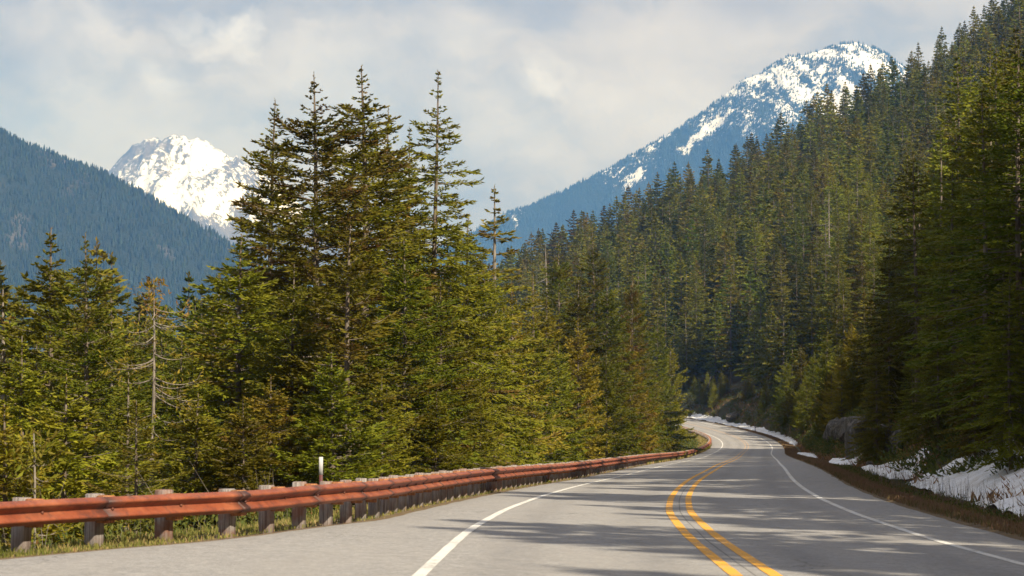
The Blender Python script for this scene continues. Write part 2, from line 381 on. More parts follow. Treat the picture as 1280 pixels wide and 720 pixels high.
M_BARK = bark('conifer_bark', (.075, .055, .042), (.20, .165, .135))
M_BARK_PALE = bark('weathered_wood', (.10, .085, .07), (.27, .235, .20))

M_RUST, nt, b, _ = new_mat('weathering_steel')
tc = nd(nt, 'ShaderNodeTexCoord'); uvn = nd(nt, 'ShaderNodeUVMap'); g = nd(nt, 'ShaderNodeNewGeometry')
P = g.outputs['Position']
n1 = noise(nt, P, 1.6, 7, .75); n2 = noise(nt, P, 22, 5, .7); n3 = noise(nt, P, 4.5, 7, .75)
c = ramp(nt, n1, [(.30, (.085, .026, .017)), (.46, (.225, .056, .024)), (.66, (.31, .10, .045))])
c = mixc(nt, ramp(nt, n2, [(.48, 0), (.74, .55)]), c, (.16, .055, .035))
c = mixc(nt, ramp(nt, n3, [(.52, 0), (.66, .75)]), c, (.075, .034, .030))
at = nd(nt, 'ShaderNodeAttribute', attribute_name='stain')
c = mixc(nt, at.outputs['Fac'], c, (.045, .026, .026))
lk(nt, c, b.inputs['Base Color']); b.inputs['Roughness'].default_value = .58; b.inputs['Specular IOR Level'].default_value = .4
bump(nt, b, n2, .25, .004)

M_POST, nt, b, _ = new_mat('grey_treated_timber')
tc = nd(nt, 'ShaderNodeTexCoord'); oi = nd(nt, 'ShaderNodeObjectInfo'); P = tc.outputs['Object']
off = nd(nt, 'ShaderNodeVectorMath', operation='ADD'); lk(nt, P, off.inputs[0])
cx = nd(nt, 'ShaderNodeCombineXYZ'); lk(nt, math_n(nt, 'MULTIPLY', oi.outputs['Random'], 40), cx.inputs[0]); lk(nt, cx.outputs[0], off.inputs[1])
n1 = noise(nt, mapping(nt, off.outputs[0], (34, 34, 1.5)), 1, 4, .7); n2 = noise(nt, off.outputs[0], 3.2, 4, .6)
c = ramp(nt, n1, [(.36, (.095, .08, .075)), (.5, (.24, .215, .205)), (.66, (.37, .335, .32))])
c = mixc(nt, math_n(nt, 'MULTIPLY', ramp(nt, n2, [(.42, 0), (.62, .85)]), ramp(nt, oi.outputs['Random'], [(.1, .25), (.9, .9)])), c, (.20, .08, .045))
lk(nt, c, b.inputs['Base Color']); bump(nt, b, n1, .8, .008)
M_BLOCK, nt, b, _ = new_mat('rust_stained_timber')
tc = nd(nt, 'ShaderNodeTexCoord'); P = tc.outputs['Object']
n1 = noise(nt, mapping(nt, P, (30, 30, 3)), 1, 4, .7)
c = ramp(nt, n1, [(.32, (.13, .055, .035)), (.5, (.30, .12, .05)), (.7, (.42, .22, .10))])
lk(nt, c, b.inputs['Base Color']); bump(nt, b, n1, .6, .008)

M_ROCK, nt, b, _ = new_mat('rock')
g = nd(nt, 'ShaderNodeNewGeometry'); P = g.outputs['Position']
n1 = noise(nt, mapping(nt, P, (1, 1, .7)), 3.2, 8, .75); n2 = noise(nt, P, .5, 4, .6)
c = ramp(nt, n1, [(.36, (.025, .024, .022)), (.5, (.085, .078, .070)), (.62, (.19, .17, .155))])
c = mixc(nt, ramp(nt, n2, [(.44, 0), (.58, .75)]), c, (.050, .045, .022))
lk(nt, c, b.inputs['Base Color']); bump(nt, b, n1, 1.0, .12)

M_SNOW, nt, b, _ = new_mat('old_snow')
g = nd(nt, 'ShaderNodeNewGeometry'); P = g.outputs['Position']
n1 = noise(nt, P, 5, 6, .7); n2 = noise(nt, P, 1.1, 4, .6)
c = ramp(nt, n1, [(.30, (.42, .40, .37)), (.42, (.74, .76, .79)), (.6, (.83, .85, .88))])
c = mixc(nt, ramp(nt, n2, [(.50, 0), (.66, .5)]), c, (.42, .38, .33))
n5 = noise(nt, P, 26, 4, .8); c = mixc(nt, ramp(nt, n5, [(.56, 0), (.64, .8)]), c, (.12, .09, .06))
lk(nt, c, b.inputs['Base Color']); b.inputs['Roughness'].default_value = .5; bump(nt, b, n1, .7, .06)

def blade_mat(name, stops, trans=.25):
    m, nt, b, out = new_mat(name); at = nd(nt, 'ShaderNodeAttribute', attribute_name='tint')
    sp = nd(nt, 'ShaderNodeSeparateColor'); lk(nt, at.outputs['Color'], sp.inputs[0])
    c = ramp(nt, sp.outputs[0], stops); lk(nt, c, b.inputs['Base Color'])
    tr = nd(nt, 'ShaderNodeBsdfTranslucent'); lk(nt, c, tr.inputs[0])
    mx = nd(nt, 'ShaderNodeMixShader'); mx.inputs[0].default_value = trans
    lk(nt, b.outputs[0], mx.inputs[1]); lk(nt, tr.outputs[0], mx.inputs[2]); lk(nt, mx.outputs[0], out.inputs[0]); return m
M_GRASS = blade_mat('verge_grass', [(0, (.10, .12, .02)), (.35, (.20, .19, .05)), (.65, (.36, .27, .12)), (1, (.30, .16, .07))])
M_DRY = blade_mat('dry_verge_grass', [(0, (.08, .09, .025)), (.35, (.13, .10, .045)), (.65, (.22, .145, .08)), (1, (.17, .095, .06))])
M_BRACKEN = blade_mat('dead_bracken', [(0, (.11, .055, .022)), (.5, (.24, .125, .05)), (1, (.34, .22, .11))])
M_SHRUB = blade_mat('shrub_leaves', [(0, (.035, .06, .012)), (.5, (.09, .11, .022)), (.85, (.15, .14, .03)), (1, (.24, .12, .04))])

def mountain_mat(name, rock_a, rock_b, treec):
    m, nt, b, _ = new_mat(name)
    g = nd(nt, 'ShaderNodeNewGeometry'); P = g.outputs['Position']; at = nd(nt, 'ShaderNodeAttribute', attribute_name='snow')
    n = noise(nt, P, .02, 7, .7); nv = noise(nt, mapping(nt, P, (1, 1, .3)), .045, 7, .8)
    f = math_n(nt, 'ADD', at.outputs['Fac'], math_n(nt, 'MULTIPLY', math_n(nt, 'SUBTRACT', nv, .5), 1.4))
    f = ramp(nt, f, [(.46, 0), (.54, 1)])
    at2 = nd(nt, 'ShaderNodeAttribute', attribute_name='bare')
    c = mixc(nt, at2.outputs['Fac'], treec, ramp(nt, n, [(.3, rock_a), (.7, rock_b)]))
    lk(nt, mixc(nt, f, c, (.74, .77, .82)), b.inputs['Base Color']); bump(nt, b, n, .8, 22)
    return m

# ------------------------------------------------------------------ ground and road
def strip(s, O, dz=0.0):
    S2, O2 = np.meshgrid(s, O, indexing='ij')
    P = road_at(S2.ravel(), O2.ravel(), dz); return P, grid_faces(len(s), len(O)), np.stack([O2.ravel(), S2.ravel()], 1)
# pavement: edge wobbles a little
sA = np.concatenate([np.arange(-60, 440, 1.0), np.arange(440, 620, 4)])
cols = np.concatenate([[0], np.linspace(.02, .98, 13), [1]])
L = -EDGE_L(sA) + .05 * vnoise(sA * .9, sA * 0, 3); Rr = EDGE_R + .05 * vnoise(sA * .8, sA * 0 + 5, 4)
O2 = L[:, None] + (Rr - L)[:, None] * cols[None]; S2 = np.repeat(sA[:, None], len(cols), 1)
P = road_at(S2.ravel(), O2.ravel(), 0.0)
edge = (np.tile(cols, len(sA)) % 1 == 0); P[edge, 2] -= .05
me = mesh_np('road', P, grid_faces(len(sA), len(cols)), M_ROAD, True, uv=np.stack([O2.ravel(), S2.ravel()], 1))
tag(obj('road', me), kind='structure')
def line(name, o0, wd, s0, s1, mat, label=None):
    s = np.arange(s0, s1, .5)
    hw = wd / 2 * (1 + .08 * vnoise(s * 1.3, s * 0 + o0, 8))
    o = np.stack([o0 - hw, o0 - hw * .33, o0 + hw * .33, o0 + hw], 1)
    S2 = np.repeat(s[:, None], 4, 1)
    P = road_at(S2.ravel(), o.ravel(), .006)
    me = mesh_np(name, P, grid_faces(len(s), 4), mat, True, uv=np.stack([o.ravel(), S2.ravel()], 1))
    return tag(obj(name, me), kind='structure')
line('edge_line', -3.6, .14, -50, 600, M_WHITE); line('edge_line', 3.6, .14, -50, 600, M_WHITE)
line('centre_line', -.22, .15, -50, 600, M_YELLOW); line('centre_line', .22, .15, -50, 600, M_YELLOW)
P, F, uv = strip(np.array([32.0, 32.12]), np.array([3.75, 4.2, 4.8]), .006)
tag(obj('paint_mark', mesh_np('paint_mark', P, F, M_WHITE, uv=uv)), kind='structure')

# ground: road-following strip + wide outer sheet, one mesh
sG = np.concatenate([np.arange(-88, 440, 1.2), np.arange(440, 900, 5)])
oL = -np.array([0, .3, .6, 1.0, 1.3, 1.7, 2.2, 3, 4, 5, 6, 7.5])[::-1]
oR = np.array([0, .2, .5, .9, 1.3, 1.7, 2.1, 2.5, 3, 3.5, 4, 4.6, 5.2, 6, 7, 8, 9.5, 11, 13, 15])
O2 = np.concatenate([-EDGE_L(sG)[:, None] + oL[None] + .3, np.full((len(sG), 1), 0.), EDGE_R - .25 + np.repeat(oR[None], len(sG), 0)], 1)
S2 = np.repeat(sG[:, None], O2.shape[1], 1); Pr = road_at(S2.ravel(), O2.ravel())
z = terr_so(S2.ravel(), O2.ravel(), Pr[:, 0], Pr[:, 1]); inside = (O2.ravel() > -EDGE_L(S2.ravel()) + .02) & (O2.ravel() < EDGE_R - .02)
z = z - .05 * inside; z = z + np.where(inside, 0, .0) - .012
nz = fbm(Pr[:, 0] * 1.3, Pr[:, 1] * 1.3, 3, 31) * .06 * (~inside) * sstep(.15, 1.2, np.maximum(O2.ravel() - EDGE_R, -O2.ravel() - EDGE_L(S2.ravel())))
V1 = np.stack([Pr[:, 0], Pr[:, 1], z + nz], 1); F1 = grid_faces(len(sG), O2.shape[1])
def axis(pts):
    out = [pts[0][0]]
    for (a, st), (b_, _) in zip(pts[:-1], pts[1:]): out += list(np.arange(out[-1] + st, b_, st))
    return np.array(out)
gx = axis([(-8800, 1000), (-5000, 400), (-1200, 60), (-200, 12), (-60, 5), (110, 8), (330, 20), (600, 200), (3000, 1000), (8800, 1)])
gy = axis([(-1400, 300), (-400, 40), (-100, 6), (460, 8), (900, 20), (1300, 200), (4000, 1000), (12300, 1)])
GX, GY = np.meshgrid(gx, gy, indexing='ij')
sg, og = road_coords(GX, GY)
zo = terr_so(sg, og, GX.ravel(), GY.ravel())
cover = (og > -(EDGE_L(sg) + 6.2)) & (og < EDGE_R + 13) & (sg < 890) & (sg > -86)
zo = zo - np.where(cover, 2.2, 0)
V2 = np.stack([GX.ravel(), GY.ravel(), zo], 1); F2 = grid_faces(len(gx), len(gy)) + len(V1)
fm = np.zeros(len(F1) + len(F2), int)
nc = O2.shape[1] - 1; ci = np.arange(len(F1)) % nc
fm[:len(F1)][((ci >= 8) & (ci < 18))] = 1
me = mesh_np('ground', np.concatenate([V1, V2]), np.concatenate([F1, F2[:, ::-1]]), [M_GROUND, M_VERGE], True, fm=fm)
tag(obj('ground', me), kind='structure')
print('ground', round(time.time() - T0, 1))

# ------------------------------------------------------------------ mountains
def px2w(px, py, D):
    x = (px - 640) / 2700; v = (360 - py) / 2700; c, s = math.cos(PITCH), math.sin(PITCH)
    return x * D / (c - v * s), CAM_Z + (s + v * c) / (c - v * s) * D
def mountain(name, sky, D, front, back, slope, nx, ny, amp, fl, mat, snowf, xpad=(0, 0), skew=0.0):
    xs, zs = zip(*[px2w(a, b_, D) for a, b_ in sky])
    X = np.linspace(xs[0] - xpad[0], xs[-1] + xpad[1], nx)
    t = np.linspace(-1, 1, ny); Y = np.where(t < 0, D + t * front, D + t * back)
    XX, YY = np.meshgrid(X, Y, indexing='ij')
    d = np.where(YY < D, D - YY, YY - D)
    crest = np.interp(XX + skew * (YY - D), xs, zs) + D * (.003 if D > 9000 else .0016) * (fbm(XX / (D * .006), YY / (D * .02), 5, 91, .65, ridge=True))
    if xpad[0]: crest -= np.maximum(xs[0] - XX, 0) * .5
    if xpad[1]: crest -= np.maximum(XX - xs[-1], 0) * .5
    rid = fbm(XX / fl + .3 * YY / fl, YY / fl * .45, 5, 77, .5, ridge=True)
    w_ = sstep(0, front * .22, d)
    z = crest - d * slope + amp * (rid - .75) * w_ + amp * .12 * fbm(XX / fl * 5, YY / fl * 5, 4, 13, .6) * sstep(0, 60, d)
    z = np.maximum(z, -60)
    sn, br = snowf(XX, YY, z, rid, d)
    me = mesh_np(name, np.stack([XX.ravel(), YY.ravel(), z.ravel()], 1), grid_faces(nx, ny), mat, True, attrs={'snow': sn.ravel(), 'bare': br.ravel()})
    o = tag(obj(name, me), kind='structure')
    return XX, YY, z, sn
M_RIDGE = mountain_mat('forest_ridge', (.05, .05, .04), (.12, .11, .10), (.016, .024, .012))
M_SNOWMT = mountain_mat('snow_mountain', (.055, .05, .045), (.17, .15, .13), (.014, .022, .012))
def sn_ridge(X, Y, z, r, d):
    b_ = sstep(.63, .72, fbm(X / 70, Y / 70, 4, 3) * .5 + .5); return b_ * .25, b_
RIDGE = mountain('hill', [(-260, 60), (-100, 128), (0, 165), (35, 180), (60, 190), (100, 207), (130, 216), (165, 236), (200, 254), (235, 277), (262, 291), (290, 306), (330, 334), (400, 378), (520, 450)], 4200, 1500, 700, .50, 190, 190, 130, 330, M_RIDGE, sn_ridge, (900, 100))
def sn_left(X, Y, z, r, d):
    n = fbm((X - .3 * Y) / 60, Y / 150, 6, 21, .72); s = .53 + .42 * n - .55 * sstep(1020, 690, z) + .16 * r
    # left flank: more rock and trees, with its shade painted in as less snow
    s = s - .20 * sstep(-1560, -1900, X) * (n * .5 + .6)
    return s, np.clip(sstep(570, 940, z) + .2, 0, 1)
mountain('snowy_mountain', [(90, 250), (120, 226), (142, 206), (158, 192), (172, 181), (184, 176), (187, 173.5), (192, 176), (205, 172), (218, 170.5), (232, 173), (243, 176.5), (246, 173.5), (256, 180), (275, 189), (300, 199), (325, 214), (350, 232), (380, 262), (430, 300)], 10600, 3000, 1200, .55, 260, 240, 290, 620, M_SNOWMT, sn_left, (600, 600))
def sn_right(X, Y, z, r, d):
    n = fbm((X + .35 * Y) / 34, Y / 150, 6, 41, .72); b_ = fbm(X / 420 + 3, Y / 700, 3, 47)
    lim = 1010 + 260 * b_
    s = .34 * sstep(lim - 160, lim + 200, z) + .15 + .34 * n + .10 * r
    s = s + .3 * sstep(.66, .8, fbm(X / 200, Y / 240, 3, 59) * .5 + .5) * sstep(300, 600, z)
    s = s + .06 * sstep(1250, 1500, z)
    return s, sstep(1250, 1500, z) * .8
MTR = mountain('snowy_mountain', [(540, 316), (600, 286), (630, 269), (662, 258), (700, 240), (730, 226), (762, 211), (800, 189), (825, 173), (850, 160), (880, 139), (905, 119), (925, 104), (945, 93), (975, 76), (992, 70), (1008, 68), (1025, 62), (1040, 57), (1050, 53.5), (1066, 54), (1078, 57), (1090, 61), (1104, 67), (1125, 82), (1160, 108), (1220, 150)], 8600, 3300, 1200, .42, 420, 300, 190, 620, M_SNOWMT, sn_right, (300, 900), .12)
print('mountains', round(time.time() - T0, 1))

# ------------------------------------------------------------------ conifers
def kites(base, d, n, length, width, rng, fold=.35):
    """small folded leaf-like sprays: base point, direction, plane normal"""
    N = len(base)
    d = d / (np.linalg.norm(d, axis=1)[:, None] + 1e-9)
    sd_ = np.cross(d, n); sd_ /= np.linalg.norm(sd_, axis=1)[:, None] + 1e-9
    up = np.cross(sd_, d)
    l = length[:, None]; w_ = width[:, None]
    mid = base + d * l * .42
    V = np.stack([base, mid + sd_ * w_ * .5 - up * w_ * fold, base + d * l, mid - sd_ * w_ * .5 - up * w_ * fold], 1).reshape(-1, 3)
    i = np.arange(N)[:, None] * 4
    F = np.concatenate([i + np.array([[0, 1, 2]]), i + np.array([[0, 2, 3]])])
    return V, F
def conifer_data(seed, H, Rm, bare=.12, whorl=.34, nb=5, twig=.13, klen=.26, kw=.10, droop=.25, brown=.05, gap=.12, up_top=.55, top_sparse=0.0, limb_vis=1.0, shape=.85, nk=3, upcurve=.22, trunk_r=None, lean=0.0):
    rng = np.random.default_rng(seed)
    tr = trunk_r or (.008 * H + .025)
    acc = Acc(); zz = np.linspace(0, 1, 14)
    wob = np.stack([np.sin(zz * 5 + seed) * .012 * H * zz * .5 + lean * H * zz, np.cos(zz * 4 + seed * 2) * .010 * H * zz * .5, zz * H], 1)
    Vt, Ft = tube(wob, tr * (1 - zz) ** .8 + .012, 8); acc.add(Vt, Ft)
    def axis_at(h): return np.array([np.interp(h, wob[:, 2], wob[:, k]) for k in range(3)])
    KB, KD, KN, KL, KW, KT = [], [], [], [], [], []
    h = bare * H
    aphase = rng.uniform(0, 6.28); lobes = rng.uniform(0, 6.28, 3)
    while h < H - .12:
        t = (h - bare * H) / (H * (1 - bare)); tt = h / H
        prof = (1 - t) ** shape * (1 - .45 * max(0, .12 - t) / .12)
        n_here = max(3, int(round(nb * (1.15 - .45 * t) + rng.uniform(-.8, .8))))
        if top_sparse and t > .6: n_here = max(2, int(n_here * (1 - top_sparse)))
        if t > .9: n_here = max(3, int(n_here * .55))
        aphase += 2.4
        for k in range(n_here):
            if rng.random() < gap * (1 if t < .85 else .3): continue
            az = aphase + 2 * math.pi * k / n_here + rng.uniform(-.35, .35)
            lob = 1 + .16 * math.sin(az * 2 + lobes[0] + t * 7) + .12 * math.sin(az * 3 + lobes[1] - t * 13)
            Lb = (Rm * prof * lob + .05) * rng.uniform(.62, 1.12) * (1 if t < .86 else .22 + .78 * (1 - t) / .14)
            if rng.random() < .07: Lb *= 1.22
            hh = h + rng.uniform(-.12, .12)
            p0 = up_top * (t - .35) * 1.25 - droop * (1 - t) * .6 + rng.uniform(-.10, .10)
            m = max(4, int(Lb / .3) + 2); u = np.linspace(0, 1, m)
            pit = p0 - droop * 1.3 * u + upcurve * 2.4 * u ** 2.2
            stp = Lb / (m - 1)
            rr = np.concatenate([[0], np.cumsum(np.cos(pit[:-1]) * stp)]); zb = np.concatenate([[0], np.cumsum(np.sin(pit[:-1]) * stp)])
            azs = az + rng.uniform(-.12, .12) * u
            c0 = axis_at(hh)
            B = np.stack([c0[0] + rr * np.cos(azs), c0[1] + rr * np.sin(azs), c0[2] + zb], 1)
            if limb_vis > 0 and (Lb > .35):
                Vb, Fb = tube(B, (.010 + .011 * Lb) * (1 - u * .85) * limb_vis, 3); acc.add(Vb, Fb)
            # twigs
            ntw = max(3, int(Lb / (twig if t < .9 else twig * 1.5))); ut = np.linspace(.10 if Lb < 1 else .16, 1, ntw) + rng.uniform(-.5, .5, ntw) / ntw * .8
            ut = np.clip(ut, .03, 1)
            bp = np.stack([np.interp(ut, u, B[:, i]) for i in range(3)], 1)
            bd = np.stack([np.interp(ut, u, np.gradient(B[:, i])) for i in range(3)], 1); bd /= np.linalg.norm(bd, axis=1)[:, None]
            side = np.where(np.arange(ntw) % 2 == 0, 1., -1.)
            lat = np.cross(bd, [0, 0, 1.]); lat /= np.linalg.norm(lat, axis=1)[:, None] + 1e-9
            ang = rng.uniform(.65, 1.15, ntw) * (1 - .45 * ut)
            td = bd * np.cos(ang)[:, None] + lat * (side * np.sin(ang))[:, None] + np.array([0, 0, 1.]) * rng.uniform(-.42, .22, ntw)[:, None]
            td /= np.linalg.norm(td, axis=1)[:, None]
            tl = np.clip(.40 * Lb, .12, .80) * (1.05 - .75 * ut ** 1.5) * (1 if t < .88 else .55) * rng.uniform(.7, 1.2, ntw)
            btint = rng.random(); bbrown = brown * rng.uniform(0, 2.0) * (0.4 + .9 * t) + (rng.random() < brown * .6) * .5
            for j in range(nk):
                f = (j + .15) / nk
                p = bp + td * (tl * f)[:, None]
                rs = rng.choice([-1., 1.], ntw)[:, None]
                kd = td + np.cross(td, [0, 0, 1.]) * rs * (.75 if j < nk - 1 else .1) + rng.normal(0, .22, (ntw, 3))
                KB.append(p); KD.append(kd); KN.append(np.array([0, 0, 1.]) + rng.normal(0, .55, (ntw, 3)))
                KL.append(klen * rng.uniform(.6, 1.25, ntw) * (1 if t < .86 else .72 - 2.4 * (t - .86))); KW.append(kw * rng.uniform(.7, 1.3, ntw))
                tint = np.clip(.5 * btint + .5 * rng.random(ntw) + .15 * (j == nk - 1), 0, 1)
                br = np.clip(bbrown * rng.uniform(.2, 1.5, ntw) * (.5 + .8 * ut), 0, .9)
                KT.append(np.stack([tint, br, ut], 1))
        h += whorl * rng.uniform(.75, 1.25) * (1 if t < .8 else .72)
    # leader
    n = 14; KB.append(np.stack([np.full(n, wob[-1, 0]), np.full(n, wob[-1, 1]), H - np.linspace(.0, .8, n)], 1))
    KD.append(rng.normal(0, .5, (n, 3)) + [0, 0, .9]); KN.append(rng.normal(0, 1, (n, 3))); KL.append(np.full(n, klen * .42)); KW.append(np.full(n, kw * .4)); KT.append(np.full((n, 3), .5))
    KB, KD, KN = map(np.concatenate, (KB, KD, KN)); KL, KW, KT = map(np.concatenate, (KL, KW, KT))
    Vc, Fc = kites(KB, KD, KN, KL, KW, rng)
    return acc.get(), (Vc, Fc, np.repeat(KT, 4, 0))
def conifer_meshes(name, needle, barkm, **kw):
    (Vt, Ft), (Vc, Fc, tint) = conifer_data(**kw)
    mt = mesh_np(name + '_trunk', Vt, Ft, barkm, True)
    mc = mesh_np(name + '_crown', Vc, Fc, needle, False, attrs={'tint': tint})
    return mt, mc, kw['H']
def conifer_joined(name, needle, barkm, **kw):
    (Vt, Ft), (Vc, Fc, tint) = conifer_data(**kw)
    Ft3 = np.concatenate([Ft[:, [0, 1, 2]], Ft[:, [0, 2, 3]]])
    F = np.concatenate([Ft3, Fc + len(Vt)]); V = np.concatenate([Vt, Vc])
    fm = np.concatenate([np.ones(len(Ft3)), np.zeros(len(Fc))])
    at = np.concatenate([np.zeros((len(Vt), 3)), tint])
    return mesh_np(name, V, F, [needle, barkm], attrs={'tint': at}, fm=fm), kw['H']
PROTO = {}
def P_(key, *a, **kw): PROTO[key] = conifer_meshes(key, *a, **kw)
near = dict(klen=.22, kw=.074, twig=.064, nk=5)
P_('big_a', M_NEEDLE, M_BARK, seed=1, H=17.5, Rm=4.7, bare=.10, whorl=.36, nb=7, droop=.20, brown=.26, gap=0.09, up_top=.7, **near)
P_('big_b', M_NEEDLE, M_BARK, seed=2, H=17.5, Rm=4.0, bare=.12, whorl=.36, nb=7, droop=.24, brown=.20, gap=0.11, up_top=.75, **near)
P_('big_c', M_NEEDLE, M_BARK, seed=3, H=18.0, Rm=4.8, bare=.10, whorl=.40, nb=7, droop=.28, brown=.14, gap=0.12, up_top=.55, top_sparse=.2, shape=1.0, **near)
P_('mid_a', M_NEEDLE, M_BARK, seed=4, H=12.0, Rm=3.6, bare=.04, whorl=.32, nb=7, droop=.16, brown=.05, gap=0.06, shape=.8, **near)
P_('pale', M_NEEDLE_YOUNG, M_BARK, seed=5, H=11.0, Rm=3.1, bare=.05, whorl=.36, nb=5, droop=.06, brown=.16, gap=.20, upcurve=.34, **near)
P_('thin', M_NEEDLE_YOUNG, M_BARK_PALE, seed=6, H=12.0, Rm=2.2, bare=.10, whorl=.46, nb=4, droop=.22, brown=.30, gap=.34, **near)
P_('young', M_NEEDLE_YOUNG, M_BARK, seed=7, H=8.0, Rm=2.3, bare=.0, whorl=.26, nb=6, droop=.02, brown=.03, gap=.06, upcurve=.34, shape=.78, **near)
P_('young_b', M_NEEDLE_YOUNG, M_BARK, seed=8, H=8.5, Rm=2.6, bare=.0, whorl=.27, nb=6, droop=.10, brown=.07, gap=.08, upcurve=.26, shape=.7, **near)
mdl = dict(klen=.42, kw=.16, twig=.17, nk=4, limb_vis=.6)
P_('dark_a', M_NEEDLE_DARK, M_BARK, seed=15, H=18., Rm=4.2, bare=.15, whorl=.40, nb=6, droop=.30, brown=.06, gap=.10, klen=.28, kw=.10, twig=.10, nk=4)
P_('dark_b', M_NEEDLE_DARK, M_BARK, seed=16, H=18., Rm=3.9, bare=.26, whorl=.46, nb=5, droop=.30, brown=.06, gap=.24, klen=.28, kw=.10, twig=.10, nk=4, trunk_r=.17)
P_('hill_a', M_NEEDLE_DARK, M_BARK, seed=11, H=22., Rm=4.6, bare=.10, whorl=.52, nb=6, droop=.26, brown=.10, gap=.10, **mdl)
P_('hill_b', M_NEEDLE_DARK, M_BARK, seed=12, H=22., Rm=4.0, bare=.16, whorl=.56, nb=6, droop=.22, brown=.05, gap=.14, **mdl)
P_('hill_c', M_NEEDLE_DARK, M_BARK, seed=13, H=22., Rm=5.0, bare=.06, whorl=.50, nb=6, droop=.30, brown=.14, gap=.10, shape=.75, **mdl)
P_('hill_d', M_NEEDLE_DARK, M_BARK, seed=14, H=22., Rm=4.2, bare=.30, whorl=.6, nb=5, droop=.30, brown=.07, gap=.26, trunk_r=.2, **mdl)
lo = dict(klen=.95, kw=.38, twig=.40, nk=3, limb_vis=0, whorl=.95)
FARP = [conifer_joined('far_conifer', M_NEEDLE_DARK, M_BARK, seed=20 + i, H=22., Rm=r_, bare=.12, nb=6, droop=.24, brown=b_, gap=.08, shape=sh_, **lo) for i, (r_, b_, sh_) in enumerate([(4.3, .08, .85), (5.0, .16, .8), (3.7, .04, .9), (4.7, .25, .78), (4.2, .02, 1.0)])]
print('protos', round(time.time() - T0, 1))
# snags (dead trees): trunk + bare limbs only
def snag_meshes(name, seed, H, Rm, mat, n=46, tuft=None, lowest=.12, upc=.9, tr=.13):
    rng = np.random.default_rng(seed); acc = Acc(); zz = np.linspace(0, 1, 12)
    ax = np.stack([.02 * H * np.sin(zz * 3) * zz, .01 * H * zz, zz * H], 1); V, F = tube(ax, tr * (1 - zz) ** .7 + .012, 8); acc.add(V, F)
    tr_ = acc.get(); limbs = []; kb, kd = [], []
    for i in range(n):
        t = rng.uniform(lowest, .97); az = rng.uniform(0, 6.28); Lb = Rm * (1 - t) ** .6 * rng.uniform(.4, 1.1) + .15
        m = 8; u = np.linspace(0, 1, m); pit = -.5 + rng.uniform(-.2, .2) + upc * 1.1 * u
        r_ = np.concatenate([[0], np.cumsum(np.cos(pit[:-1]))]) * Lb / (m - 1); z_ = np.concatenate([[0], np.cumsum(np.sin(pit[:-1]))]) * Lb / (m - 1)
        B = np.stack([np.cos(az + .2 * u) * r_, np.sin(az + .2 * u) * r_, t * H + z_], 1) + np.array([np.interp(t, zz, ax[:, 0]), np.interp(t, zz, ax[:, 1]), 0])
        acc = Acc(); V, F = tube(B, (.011 + .009 * Lb) * (1 - .8 * u), 4); acc.add(V, F)
        for k in range(int(Lb * 4)):
            uu = rng.uniform(.3, 1); p = np.array([np.interp(uu, u, B[:, j]) for j in range(3)]); d = np.array([math.cos(az), math.sin(az), 0]) * .6 + rng.normal(0, .6, 3)
            q = np.stack([p, p + d * .14, p + d * .22 + [0, 0, .07]]); V, F = tube(q, np.array([.006, .005, .002]), 3); acc.add(V, F)
            kb.append(q[-1]); kd.append(d)
        limbs.append(mesh_np(name + '_branch', *acc.get(), mat, True))
    out = [mesh_np(name + '_trunk', *tr_, mat, True), limbs]
    if tuft:
        kb = np.array(kb); kd = np.array(kd); rep = tuft; kb = np.repeat(kb, rep, 0) + rng.normal(0, .07, (len(kb) * rep, 3)); kd = np.repeat(kd, rep, 0) + rng.normal(0, .5, (len(kb), 3))
        n3 = 150; tp = np.stack([rng.normal(0, .22, n3), rng.normal(0, .22, n3), H - np.abs(rng.normal(0, .5, n3))], 1) + ax[-1] * [1, 1, 0]
        kb = np.concatenate([kb, tp]); kd = np.concatenate([kd, rng.normal(0, 1, (n3, 3)) + [0, 0, .4]])
        tint = np.clip(np.stack([rng.random(len(kb)), np.where(kb[:, 2] > H - 1.3, .8, .25) * rng.random(len(kb)) * 1.3, rng.random(len(kb))], 1), 0, 1)
        V, F = kites(kb, kd, rng.normal(0, 1, kb.shape), rng.uniform(.1, .24, len(kb)), rng.uniform(.03, .07, len(kb)), rng)
        out.append(mesh_np(name + '_crown', V, F, M_NEEDLE_YOUNG, attrs={'tint': np.repeat(tint, 4, 0)}))
    return out, H

_CR = {}
def crown_radius(me):
    if me.name not in _CR:
        v = np.empty(len(me.vertices) * 3, np.float32); me.vertices.foreach_get('co', v); v = v.reshape(-1, 3); _CR[me.name] = float(np.percentile(np.hypot(v[:, 0], v[:, 1]), 99.7))
    return _CR[me.name]
def place_tree(name, key, x, y, H, label, cat='conifer', group=None, wide=1.0, rz=None, zoff=-.15, rng=random.Random(5)):
    mt, mc, H0 = PROTO[key]; k = H / H0
    rs_, ro_ = (float(q[0]) for q in road_coords([x], [y]))
    if ro_ < 0 and 20 < rs_ < 400:                       # keep boughs behind the rail
        gap_ = -ro_ + float(RAIL_O(rs_)) - .05; rad_ = crown_radius(mc) * k * wide
        if rad_ > gap_ * 1.1: wide *= max(gap_ * 1.1 / rad_, .72)
    r = empty(name, (x, y, tz(x, y) + zoff), rng.uniform(0, 6.28) if rz is None else rz); r.scale = (k * wide, k * wide, k)
    tag(r, label, cat, group); obj('trunk', mt, r); obj('crown', mc, r); return r
def at_px(px, D): return ((px - 640) / 2700 * D)
def height_for(px, ptop, D):
    x = at_px(px, D); return CAM_Z + (518 - ptop) / 2700 * D - tz(x, D) + .15, x
G_FRONT = 'roadside conifers left of the road'
def front(px, ptop, D, key, name, label, wide=1.0, rz=None, group=None):
    Ht, x = height_for(px, ptop, D); return place_tree(name, key, x, D, Ht, label, wide=wide * (1.12 if D < 150 else .98), rz=rz, group=group or G_FRONT)
